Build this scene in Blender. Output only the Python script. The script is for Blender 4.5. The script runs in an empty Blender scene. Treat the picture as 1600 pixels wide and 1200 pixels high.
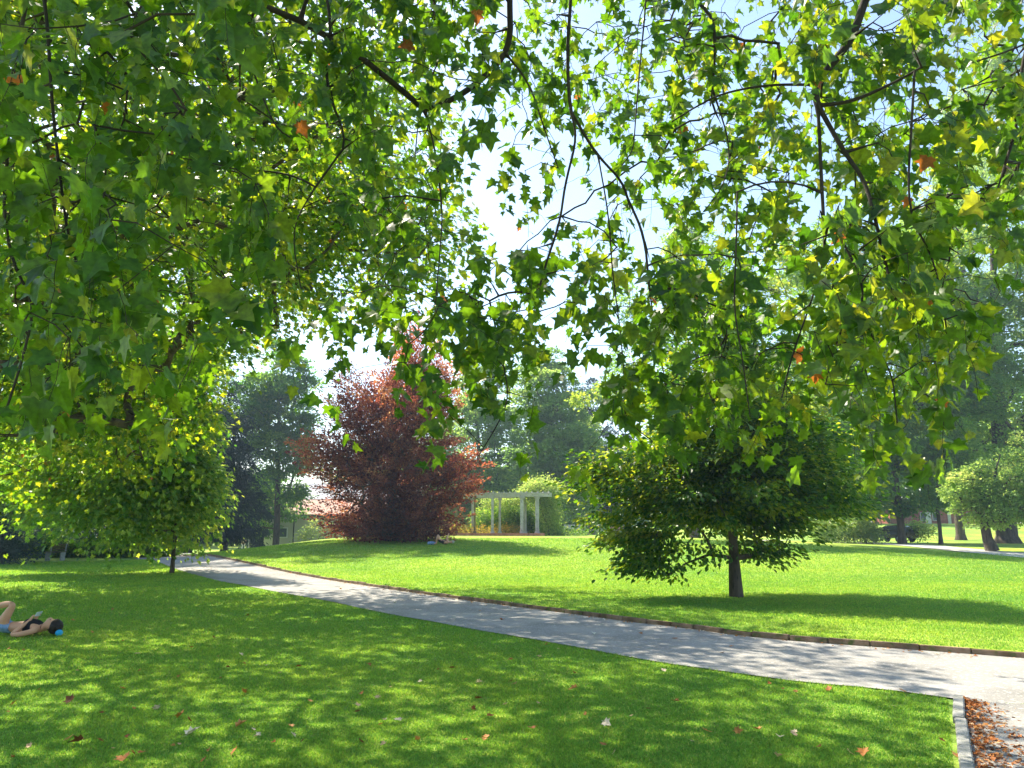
import bpy, bmesh, math, random
import numpy as np
from mathutils import Vector, Matrix
from mathutils.geometry import tessellate_polygon

sc = bpy.context.scene
COL = sc.collection
R = math.radians
random.seed(7)

# ------------------------------------------------------------------ camera
FPX, EYE, HOR = 1190.0, 1.6, 828.0
PITCH = math.atan((HOR - 600.0) / FPX)
cam_d = bpy.data.cameras.new('camera')
cam = bpy.data.objects.new('camera', cam_d); COL.objects.link(cam)
cam_d.sensor_width = 36.0; cam_d.lens = FPX / 1600.0 * 36.0
cam_d.clip_end = 3000.0; cam_d.clip_start = 0.05
cam.location = (0, 0, EYE); cam.rotation_euler = (math.pi / 2 + PITCH, 0, 0)
sc.camera = cam

def ray(u, v):
    a, b = (u - 800.0) / FPX, (600.0 - v) / FPX
    return np.array([a, math.cos(PITCH) - b * math.sin(PITCH), math.sin(PITCH) + b * math.cos(PITCH)])

def at(u, v, Y):                       # point seen at photo pixel (u, v) at distance Y forward
    d = ray(u, v); t = Y / d[1]
    return np.array([d[0] * t, Y, EYE + d[2] * t])

def S(t):
    t = np.clip(t, 0.0, 1.0); return t * t * (3 - 2 * t)

KERB_PX = [(1600, 1030), (1500, 1022), (1430, 1017), (1350, 1011), (1225, 1002), (1140, 993), (1070, 982), (1000, 975),
           (900, 961), (800, 948), (700, 935), (600, 920), (500, 905), (400, 892), (340, 883.5), (310, 874)]
def flat(u, v):
    d = ray(u, v); t = -EYE / d[2]; return np.array([d[0] * t, d[1] * t])
KERB = np.array([flat(*p) for p in KERB_PX])
KERB = np.vstack([[KERB[0] + (KERB[0] - KERB[1]) / np.linalg.norm(KERB[0] - KERB[1]) * k for k in (14.0, 4.0)], KERB,
                  [[-21.6, 50.0], [-20.5, 58.0], [-15.0, 70.0], [-4.0, 84.0]]])

def resample(P, n):
    P = np.asarray(P, float)
    for _ in range(2):                 # smooth corners (Chaikin)
        Q = [P[0]]
        for a, b in zip(P[:-1], P[1:]): Q += [a * .75 + b * .25, a * .25 + b * .75]
        Q.append(P[-1]); P = np.array(Q)
    s = np.r_[0, np.cumsum(np.linalg.norm(np.diff(P, axis=0), axis=1))]
    t = np.linspace(0, 1, n) ** 1.0 * s[-1]
    return np.stack([np.interp(t, s, P[:, k]) for k in range(P.shape[1])], 1)
KERBR = resample(KERB, 320)

def kerb_dist(x, y):                   # signed distance, positive on the lawn beyond the kerb
    x = np.asarray(x, float); y = np.asarray(y, float)
    shp = x.shape; P = np.stack([x.ravel(), y.ravel()], 1)
    out = np.empty(len(P))
    A = KERBR[:-1]; B = KERBR[1:]; AB = B - A; L2 = (AB ** 2).sum(1)
    for k in range(0, len(P), 20000):
        p = P[k:k + 20000, None, :]
        t = np.clip(((p - A) * AB).sum(2) / L2, 0, 1)
        dv = p - (A + t[..., None] * AB)
        d2 = (dv ** 2).sum(2); j = d2.argmin(1); ii = np.arange(len(j))
        cr = AB[j, 0] * dv[ii, j, 1] - AB[j, 1] * dv[ii, j, 0]
        out[k:k + 20000] = np.sqrt(d2[ii, j]) * np.where(cr < 0, 1, -1)
    return out.reshape(shp)

def H0(x, y):
    x = np.asarray(x, float); y = np.asarray(y, float)
    m = 1.15 * S((y - 24) / 27.0) * S((x + 21) / 12.0) * (1 - .55 * S((x - 8) / 20.0)) * (1 - .8 * S((y - 60) / 25.0))
    m = m - .8 * S((y - 50) / 35.0) * S((-x - 8) / 10.0)
    m = m + 2.3 * S((y - 62) / 45.0) * S((x - 14) / 20.0)
    m = m + .5 * S((y - 30) / 15) * S((-x - 22) / 10)*0
    return m
def H(x, y):
    d = kerb_dist(x, y)
    return H0(x, y) + .075 * S((d + .02) / .12)
def h1(x, y): return float(H(np.array([x]), np.array([y]))[0])

def ground_at(u, v):
    d = ray(u, v); t = 3.0
    while t < 200:
        p = d * t
        if EYE + p[2] < float(H0(p[0], p[1])): break
        t *= 1.004
    return p[0], p[1]

# ------------------------------------------------------------------ object helpers
def tag(o, label=None, cat=None, group=None, kind=None):
    if label: o['label'] = label
    if cat: o['category'] = cat
    if group: o['group'] = group
    if kind: o['kind'] = kind
    return o

def empty(name, loc=(0, 0, 0), rz=0.0):
    o = bpy.data.objects.new(name, None); COL.objects.link(o)
    o.location = loc; o.rotation_euler = (0, 0, rz); o.empty_display_size = .2
    return o

def npmesh(name, V, F, mat, parent=None, tone=None, smooth=False):
    V = np.asarray(V, np.float32); F = np.asarray(F, np.int32); k = F.shape[1]
    me = bpy.data.meshes.new(name)
    me.vertices.add(len(V)); me.vertices.foreach_set('co', V.ravel())
    me.loops.add(F.size); me.loops.foreach_set('vertex_index', F.ravel())
    me.polygons.add(len(F)); me.polygons.foreach_set('loop_start', np.arange(len(F), dtype=np.int32) * k)
    if tone is not None:
        at_ = me.attributes.new('tone', 'FLOAT', 'POINT'); at_.data.foreach_set('value', np.asarray(tone, np.float32))
    me.update(calc_edges=True)
    me.polygons.foreach_set('use_smooth', np.full(len(F), smooth))
    if mat: me.materials.append(mat)
    o = bpy.data.objects.new(name, me); COL.objects.link(o)
    if parent: o.parent = parent
    return o

class MB:                              # small mesh builder
    def __init__(s): s.bm = bmesh.new()
    def box(s, c, d, rz=0, ry=0, rx=0, bev=0):
        m = Matrix.Translation(c) @ Matrix.Rotation(rz, 4, 'Z') @ Matrix.Rotation(ry, 4, 'Y') @ Matrix.Rotation(rx, 4, 'X') @ Matrix.Diagonal((*d, 1))
        r = bmesh.ops.create_cube(s.bm, size=1, matrix=m)
        if bev:
            es = list({e for v in r['verts'] for e in v.link_edges})
            bmesh.ops.bevel(s.bm, geom=es, offset=bev, segments=2, affect='EDGES')
    def cyl(s, p0, p1, r0, r1=None, n=12):
        p0 = Vector(p0); p1 = Vector(p1); r1 = r0 if r1 is None else r1; d = p1 - p0
        m = Matrix.Translation((p0 + p1) / 2) @ d.to_track_quat('Z', 'Y').to_matrix().to_4x4()
        bmesh.ops.create_cone(s.bm, cap_ends=True, segments=n, radius1=r0, radius2=r1, depth=d.length, matrix=m)
    def sph(s, c, r, sc_=(1, 1, 1), n=12):
        m = Matrix.Translation(c) @ Matrix.Diagonal((*sc_, 1))
        bmesh.ops.create_uvsphere(s.bm, u_segments=n, v_segments=max(6, n // 2 + 2), radius=r, matrix=m)
    def lathe(s, prof, c=(0, 0, 0), n=20):
        rings = [[s.bm.verts.new((c[0] + r * math.cos(2 * math.pi * k / n), c[1] + r * math.sin(2 * math.pi * k / n), c[2] + z)) for k in range(n)] for r, z in prof]
        for a, b in zip(rings[:-1], rings[1:]):
            for k in range(n): s.bm.faces.new((a[k], a[(k + 1) % n], b[(k + 1) % n], b[k]))
    def poly(s, pts, th=None):
        vs = [s.bm.verts.new(p) for p in pts]; f = s.bm.faces.new(vs)
        if th:
            r = bmesh.ops.extrude_face_region(s.bm, geom=[f])
            for v in r['geom']:
                if isinstance(v, bmesh.types.BMVert): v.co += Vector(th)
    def build(s, name, mat, parent=None, smooth=False):
        bmesh.ops.recalc_face_normals(s.bm, faces=s.bm.faces)
        me = bpy.data.meshes.new(name); s.bm.to_mesh(me); s.bm.free()
        for p in me.polygons: p.use_smooth = smooth
        me.materials.append(mat)
        o = bpy.data.objects.new(name, me); COL.objects.link(o)
        if parent: o.parent = parent
        return o

# ------------------------------------------------------------------ materials
def newmat(name):
    m = bpy.data.materials.new(name); m.use_nodes = True
    nt = m.node_tree; nt.nodes.clear()
    return m, nt, nt.nodes, nt.links

def leafmat(name, cols, trans, tmix=.45, rough=.5, spec=.3, patch=None):
    """cols: ramp of reflective colours by tone; trans: ramp of transmitted colours by tone."""
    m, nt, N, L = newmat(name)
    out = N.new('ShaderNodeOutputMaterial'); a = N.new('ShaderNodeAttribute'); a.attribute_name = 'tone'
    def ramp(cs):
        r = N.new('ShaderNodeValToRGB'); el = r.color_ramp.elements
        while len(el) < len(cs): el.new(.5)
        for k, c in enumerate(cs):
            el[k].position = c[0]; el[k].color = (*c[1], 1)
        L.new(a.outputs['Fac'], r.inputs['Fac']); return r
    r1 = ramp(cols); r2 = ramp(trans)
    tc = N.new('ShaderNodeTexCoord'); nz = N.new('ShaderNodeTexNoise'); nz.inputs['Scale'].default_value = 34; nz.inputs['Detail'].default_value = 2
    L.new(tc.outputs['Object'], nz.inputs['Vector']); mr = N.new('ShaderNodeMapRange'); mr.inputs['From Min'].default_value = .3; mr.inputs['From Max'].default_value = .7
    mr.inputs['To Min'].default_value = .68; mr.inputs['To Max'].default_value = 1.28; L.new(nz.outputs['Fac'], mr.inputs['Value'])
    def sc_(r):
        v = N.new('ShaderNodeVectorMath'); v.operation = 'SCALE'; L.new(r.outputs['Color'], v.inputs[0]); L.new(mr.outputs[0], v.inputs['Scale']); return v
    r1 = sc_(r1); r2 = sc_(r2)
    p = N.new('ShaderNodeBsdfPrincipled'); p.inputs['Roughness'].default_value = rough
    p.inputs['Specular IOR Level'].default_value = spec
    t = N.new('ShaderNodeBsdfTranslucent'); mx = N.new('ShaderNodeMixShader'); mx.inputs['Fac'].default_value = tmix
    L.new(r1.outputs[0], p.inputs['Base Color']); L.new(r2.outputs[0], t.inputs['Color'])
    L.new(p.outputs[0], mx.inputs[1]); L.new(t.outputs[0], mx.inputs[2]); L.new(mx.outputs[0], out.inputs['Surface'])
    return m

def noisemat(name, c1, c2, scale=8, rough=.8, c3=None, scale2=60, bump=0.0, bscale=None, spec=.3, detail=6, stretch=None, metal=0):
    m, nt, N, L = newmat(name)
    out = N.new('ShaderNodeOutputMaterial'); p = N.new('ShaderNodeBsdfPrincipled')
    p.inputs['Roughness'].default_value = rough; p.inputs['Specular IOR Level'].default_value = spec; p.inputs['Metallic'].default_value = metal
    tc = N.new('ShaderNodeTexCoord'); mp = N.new('ShaderNodeMapping')
    if stretch: mp.inputs['Scale'].default_value = stretch
    L.new(tc.outputs['Object'], mp.inputs['Vector'])
    n1 = N.new('ShaderNodeTexNoise'); n1.inputs['Scale'].default_value = scale; n1.inputs['Detail'].default_value = detail
    L.new(mp.outputs[0], n1.inputs['Vector'])
    r = N.new('ShaderNodeValToRGB'); r.color_ramp.elements[0].color = (*c1, 1); r.color_ramp.elements[1].color = (*c2, 1)
    r.color_ramp.elements[0].position = .35; r.color_ramp.elements[1].position = .65
    L.new(n1.outputs['Fac'], r.inputs['Fac']); col = r.outputs['Color']
    if c3:
        n2 = N.new('ShaderNodeTexNoise'); n2.inputs['Scale'].default_value = scale2; n2.inputs['Detail'].default_value = 3
        L.new(mp.outputs[0], n2.inputs['Vector'])
        q = N.new('ShaderNodeValToRGB'); q.color_ramp.elements[0].position = .55; q.color_ramp.elements[1].position = .7
        L.new(n2.outputs['Fac'], q.inputs['Fac'])
        mx = N.new('ShaderNodeMix'); mx.data_type = 'RGBA'
        L.new(q.outputs['Color'], mx.inputs['Factor']); L.new(col, mx.inputs['A']); mx.inputs['B'].default_value = (*c3, 1)
        col = mx.outputs['Result']
    L.new(col, p.inputs['Base Color'])
    if bump:
        n3 = N.new('ShaderNodeTexNoise'); n3.inputs['Scale'].default_value = bscale or scale * 3; n3.inputs['Detail'].default_value = 8
        L.new(mp.outputs[0], n3.inputs['Vector'])
        b = N.new('ShaderNodeBump'); b.inputs['Strength'].default_value = bump; b.inputs['Distance'].default_value = .02
        L.new(n3.outputs['Fac'], b.inputs['Height']); L.new(b.outputs[0], p.inputs['Normal'])
    L.new(p.outputs[0], out.inputs['Surface'])
    return m

M = {}
M['bark'] = noisemat('bark', (.045, .035, .026), (.12, .095, .07), 6, .9, (.03, .025, .02), 14, .8, 20, stretch=(1, 1, .25))
M['bark_dark'] = noisemat('bark_dark', (.02, .016, .012), (.05, .04, .03), 6, .9, bump=.6, stretch=(1, 1, .25))
M['path'] = noisemat('path_gravel', (.24, .23, .212), (.35, .335, .31), .9, .95, (.46, .45, .43), 26, .8, 60, detail=10)
M['path_far'] = noisemat('path_far', (.36, .34, .30), (.5, .48, .44), .8, .95, bump=.2)
M['kerb'] = noisemat('kerb_stone', (.13, .085, .05), (.27, .19, .13), 5, .9, (.08, .11, .03), 9, .6, 40)
M['concrete'] = noisemat('concrete', (.24, .24, .22), (.36, .355, .33), 6, .9, (.17, .18, .13), 25, .4, 60)
M['skin'] = noisemat('skin', (.62, .32, .20), (.70, .38, .25), 6, .5)
M['black'] = noisemat('black_cloth', (.008, .008, .01), (.02, .02, .025), 20, .9)
M['hair'] = noisemat('hair', (.012, .008, .007), (.03, .02, .015), 30, .5)
M['denim'] = noisemat('denim', (.16, .27, .5), (.3, .44, .68), 14, .85, (.36, .48, .7), 30)
M['blue'] = noisemat('blue_plastic', (.02, .38, .75), (.04, .45, .82), 10, .4)
M['white'] = noisemat('white_cloth', (.6, .6, .6), (.75, .75, .74), 10, .8)
M['grey'] = noisemat('grey_cloth', (.25, .26, .3), (.34, .35, .4), 10, .8)
M['metal'] = noisemat('grey_metal', (.25, .27, .29), (.35, .37, .38), 8, .5)
M['screen'] = noisemat('phone_case', (.5, .6, .65), (.6, .7, .75), 5, .25)
M['stucco'] = noisemat('stucco_wall', (.43, .42, .33), (.52, .51, .41), .6, .9, bump=.2)
M['tile'] = noisemat('roof_tiles', (.36, .20, .15), (.5, .31, .24), 1.5, .85, (.28, .15, .11), 6, .4, stretch=(3, 1, 1))
M['roof_grey'] = noisemat('roof_grey', (.3, .3, .32), (.42, .42, .43), 2, .8)
M['brick'] = noisemat('brick_wall', (.28, .09, .07), (.4, .15, .12), 3, .9, (.22, .07, .06), 12)
M['stone'] = noisemat('pergola_stone', (.33, .34, .36), (.46, .46, .48), 3, .85, (.24, .24, .25), 12, .3)
M['wood'] = noisemat('weathered_wood', (.13, .11, .06), (.22, .19, .11), 6, .8, stretch=(1, 1, 5))
M['redwood'] = noisemat('bench_wood', (.42, .17, .12), (.55, .25, .18), 6, .7)
M['glass'] = noisemat('window_glass', (.04, .06, .08), (.08, .11, .14), 2, .1, spec=.8)
M['car'] = noisemat('black_paint', (.006, .006, .008), (.012, .012, .015), 2, .2, spec=.7)
M['rubber'] = noisemat('rubber', (.015, .015, .015), (.025, .025, .025), 12, .9)
M['lens'] = noisemat('headlight_glass', (.7, .72, .75), (.85, .87, .9), 8, .1, spec=.8)
M['hill'] = noisemat('far_hill', (.05, .08, .04), (.08, .11, .06), .05, 1)

# ground grass: what lies under the blades
def grassmat(name):
    m, nt, N, L = newmat(name)
    out = N.new('ShaderNodeOutputMaterial'); tc = N.new('ShaderNodeTexCoord')
    def noise(s, d=4):
        n = N.new('ShaderNodeTexNoise'); n.inputs['Scale'].default_value = s; n.inputs['Detail'].default_value = d
        L.new(tc.outputs['Object'], n.inputs['Vector']); return n
    big, mid, fine = noise(.22, 3), noise(2.2, 6), noise(38, 6)
    r = N.new('ShaderNodeValToRGB'); e = r.color_ramp.elements; e[0].position = .38; e[1].position = .62
    e[0].color = (.18, .31, .052, 1); e[1].color = (.33, .41, .06, 1)
    L.new(big.outputs['Fac'], r.inputs['Fac'])
    def mul(fac_out, c, lo, hi, a):
        q = N.new('ShaderNodeMapRange'); q.inputs['From Min'].default_value = .3; q.inputs['From Max'].default_value = .7
        q.inputs['To Min'].default_value = lo; q.inputs['To Max'].default_value = hi; L.new(fac_out, q.inputs['Value'])
        v = N.new('ShaderNodeVectorMath'); v.operation = 'SCALE'; L.new(c, v.inputs[0]); L.new(q.outputs[0], v.inputs['Scale']); return v.outputs[0]
    c = mul(mid.outputs['Fac'], r.outputs['Color'], .82, 1.18, 0); c = mul(fine.outputs['Fac'], c, .62, 1.3, 0)
    p = N.new('ShaderNodeBsdfPrincipled'); p.inputs['Roughness'].default_value = .9; p.inputs['Specular IOR Level'].default_value = .1
    L.new(c, p.inputs['Base Color'])
    b = N.new('ShaderNodeBump'); b.inputs['Strength'].default_value = .6; b.inputs['Distance'].default_value = .03
    L.new(fine.outputs['Fac'], b.inputs['Height']); L.new(b.outputs[0], p.inputs['Normal'])
    L.new(p.outputs[0], out.inputs['Surface'])
    return m
M['ground'] = grassmat('lawn')
M['blade'] = leafmat('grass_blade', [(0, (.07, .23, .06)), (.5, (.175, .335, .06)), (.93, (.37, .42, .06)), (1, (.5, .45, .18))],
                     [(0, (.20, .44, .04)), (.5, (.38, .62, .05)), (1, (.58, .70, .07))], .48, .6, .12)
M['plane'] = leafmat('plane_leaf', [(0, (.010, .034, .008)), (.5, (.021, .060, .010)), (.86, (.06, .11, .014)), (.93, (.16, .15, .02)), (1, (.28, .08, .02))],
                     [(0, (.10, .29, .008)), (.5, (.27, .52, .010)), (.86, (.64, .74, .018)), (.94, (.80, .66, .03)), (1, (.70, .22, .03))], .44, .42, .4)
M['lime'] = leafmat('lawn_tree_leaf', [(0, (.012, .045, .014)), (.6, (.025, .075, .018)), (1, (.05, .10, .02))],
                    [(0, (.04, .17, .012)), (.6, (.25, .50, .016)), (1, (.78, .80, .03))], .44, .38, .45)
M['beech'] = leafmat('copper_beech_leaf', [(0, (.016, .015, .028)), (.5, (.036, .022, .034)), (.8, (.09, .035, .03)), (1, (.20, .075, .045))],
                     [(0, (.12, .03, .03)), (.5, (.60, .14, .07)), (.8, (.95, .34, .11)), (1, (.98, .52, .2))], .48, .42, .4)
M['green'] = leafmat('mid_green_leaf', [(0, (.035, .095, .028)), (.6, (.085, .18, .04)), (1, (.16, .25, .05))],
                     [(0, (.12, .34, .03)), (.6, (.38, .62, .05)), (1, (.72, .78, .07))], .5, .45, .35)
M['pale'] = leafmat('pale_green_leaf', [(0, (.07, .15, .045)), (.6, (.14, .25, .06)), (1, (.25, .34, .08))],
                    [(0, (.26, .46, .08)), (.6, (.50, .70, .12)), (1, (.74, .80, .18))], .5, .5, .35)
M['dark'] = leafmat('dark_needle', [(0, (.014, .036, .036)), (.6, (.032, .065, .06)), (1, (.06, .10, .08))],
                    [(0, (.01, .04, .02)), (1, (.05, .10, .04))], .2, .6, .25)
M['flower'] = leafmat('yellow_flower', [(0, (.10, .16, .02)), (.5, (.55, .42, .04)), (1, (.65, .35, .10))],
                      [(0, (.2, .3, .03)), (1, (.8, .6, .08))], .35, .6, .2)
M['dry'] = leafmat('dry_leaf', [(0, (.10, .045, .02)), (.35, (.46, .16, .04)), (.6, (.62, .30, .09)), (.85, (.75, .55, .32)), (1, (.85, .82, .7))],
                   [(0, (.15, .05, .02)), (.5, (.6, .2, .05)), (1, (.7, .5, .2))], .22, .6, .2)

# ------------------------------------------------------------------ foliage kit
SHAPES = {}
def outline(pts):
    pts = np.array(pts, float)
    return np.vstack([pts, [(-x, y) for x, y in pts[::-1] if x > 1e-6]])
def fan(name, pts, center, fold=.18, curl=-.16):
    o = outline(pts); V = np.vstack([[center], o])
    z = fold * np.abs(V[:, 0]) + curl * V[:, 1] ** 2
    n = len(o); F = np.array([(0, 1 + k, 1 + (k + 1) % n) for k in range(n)])
    SHAPES[name] = (np.c_[V, z], F)
fan('plane', [(0, .06), (.16, -.06), (.26, .02), (.50, .06), (.42, .20), (.36, .30), (.60, .58), (.44, .56), (.30, .56), (.24, .62), (.16, .80), (0, 1.05)], (0, .30))
fan('plane_lite', [(0, .05), (.30, -.05), (.50, .12), (.33, .30), (.56, .60), (.24, .58), (0, 1.02)], (0, .3))
SHAPES['oval'] = (np.array([(0, 0, 0), (.28, .28, .08), (.30, .62, .07), (0, 1.0, -.12), (-.30, .62, .07), (-.28, .28, .08)]), np.array([(0, 1, 2), (0, 2, 3), (0, 3, 4), (0, 4, 5)]))
SHAPES['kite'] = (np.array([(0, 0, 0), (.36, .5, .1), (0, 1.0, -.1), (-.36, .5, .1)]), np.array([(0, 1, 2), (0, 2, 3)]))
SHAPES['needle'] = (np.array([(0, 0, 0), (.17, .4, .0), (0, 1.0, -.25), (-.17, .4, 0)]), np.array([(0, 1, 2), (0, 2, 3)]))

def nrm(v): return v / np.maximum(np.linalg.norm(v, axis=-1, keepdims=True), 1e-9)

def leaves_mesh(name, P, T, Nn, size, tone, shape, mat, parent, rng):
    BV, BF = SHAPES[shape]
    T = nrm(T); X = nrm(np.cross(T, Nn)); Z = np.cross(X, T)
    size = np.asarray(size)[:, None, None]
    b = BV[None] * (1 + .0 * rng.standard_normal((len(P), 1, 3)))
    curl = rng.uniform(.2, 1.9, (len(P), 1))
    wid = rng.uniform(.8, 1.1, (len(P), 1))
    V = P[:, None] + size * ((b[..., 0] * wid)[..., None] * X[:, None] + b[..., 1:2] * T[:, None] + (b[..., 2] * curl)[..., None] * Z[:, None])
    k = len(BV)
    F = (np.arange(len(P))[:, None, None] * k + BF[None]).reshape(-1, 3)
    return npmesh(name, V.reshape(-1, 3), F, mat, parent, np.repeat(tone, k))

def tubes(P0, P1, R0, R1, n=6):
    d = nrm(P1 - P0); up = np.where(np.abs(d[:, 2:3]) > .9, [[1., 0, 0]], [[0, 0, 1.]])
    X = nrm(np.cross(d, up)); Y = np.cross(d, X)
    a = np.arange(n) * 2 * np.pi / n
    C = np.cos(a)[None, :, None] * X[:, None] + np.sin(a)[None, :, None] * Y[:, None]
    V = np.concatenate([P0[:, None] + C * R0[:, None, None], P1[:, None] + C * R1[:, None, None]], 1)
    m = len(P0); base = np.arange(m)[:, None, None] * 2 * n
    k = np.arange(n); q = np.stack([k, (k + 1) % n, n + (k + 1) % n, n + k], 1)
    return V.reshape(-1, 3), (base + q[None]).reshape(-1, 4)

class Skeleton:
    def __init__(s, rng): s.P = []; s.par = []; s.w = []; s.key = []; s.rng = rng; s.rmin = []
    def add(s, p, par, w=0., key=None, rmin=0.):
        s.P.append(np.array(p, float)); s.par.append(par); s.w.append(w); s.rmin.append(rmin)
        s.key.append(key if key is not None else (s.key[par] if par >= 0 else 0)); return len(s.P) - 1
    def line(s, pts, par, step=.35, key=None, r0=0., r1=0., wob=.0):
        pts = [np.array(p, float) for p in pts]
        L = sum(np.linalg.norm(b - a) for a, b in zip(pts[:-1], pts[1:])) or 1; done = 0
        i = par
        if par < 0: i = s.add(pts[0], -1, 0, key, r0)
        for a, b in zip(pts[:-1], pts[1:]):
            n = max(1, int(np.linalg.norm(b - a) / step)); seg = np.linalg.norm(b - a)
            for k in range(1, n + 1):
                f = k / n; done_f = (done + seg * f) / L
                q = a + (b - a) * f + s.rng.normal(0, wob, 3) * (1 if k < n else 0)
                i = s.add(q, i, 0, key, r0 + (r1 - r0) * done_f)
            done += seg
        return i
    def grow(s, A, step=.5, sag=.12, wob=.03, order=None, up=0.0, newkey=False):
        """connect each attractor to the nearest node; returns the node of each."""
        idx = np.empty(len(A), int)
        Pn = np.empty((len(s.P) + len(A) * 40, 3)); n = len(s.P); Pn[:n] = s.P
        if order is None: order = np.argsort(np.linalg.norm(A - Pn[0], axis=1))
        for j in order:
            a = A[j]; d = Pn[:n] - a
            dist = np.sqrt((d ** 2).sum(1)) + up * np.maximum(0, d[:, 2])
            i = int(dist.argmin()); p = s.P[i]; L = np.linalg.norm(a - p)
            m = max(1, int(L / step)); c = (p + a) / 2 + np.array([0, 0, sag * L]) + s.rng.normal(0, .06 * L, 3)
            for k in range(1, m + 1):
                t = k / m; q = (1 - t) ** 2 * p + 2 * t * (1 - t) * c + t * t * a
                if k < m: q = q + s.rng.normal(0, wob, 3)
                i = s.add(q, i)
                if n < len(Pn): Pn[n] = q; n += 1
            s.w[i] += 1; idx[j] = i
        return idx
    def radii(s, r_tip, expo, rmax=9):
        n = len(s.P); w = np.array(s.w, float) + 1e-3
        for i in range(n - 1, 0, -1):
            if s.par[i] >= 0: w[s.par[i]] += w[i]
        return np.minimum(np.maximum(r_tip * np.maximum(w, .5) ** expo, s.rmin), rmax)
    def mesh(s, rad, name, mat, parent, sel=None, n=6):
        P = np.array(s.P); par = np.array(s.par)
        ii = np.array([i for i in range(len(P)) if par[i] >= 0 and (sel is None or sel(i))])
        if len(ii) == 0: return None
        a = P[par[ii]]; b = P[ii]; d = b - a
        ra = np.minimum(rad[par[ii]], rad[ii] * 1.35 + .01); V, F = tubes(a - d * .03, b + d * .06, ra, rad[ii], n)
        return npmesh(name, V, F, mat, parent, smooth=True)

def lobe_points(lobes, n, rng, shell=.45):
    w = np.array([l[3] * l[4] * l[5] for l in lobes]) ** .8; w /= w.sum()
    k = rng.choice(len(lobes), n, p=w); L = np.array(lobes, float)[k]
    d = nrm(rng.standard_normal((n, 3))); r = rng.random(n) ** shell
    return L[:, :3] + d * r[:, None] * L[:, 3:6], d

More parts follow.
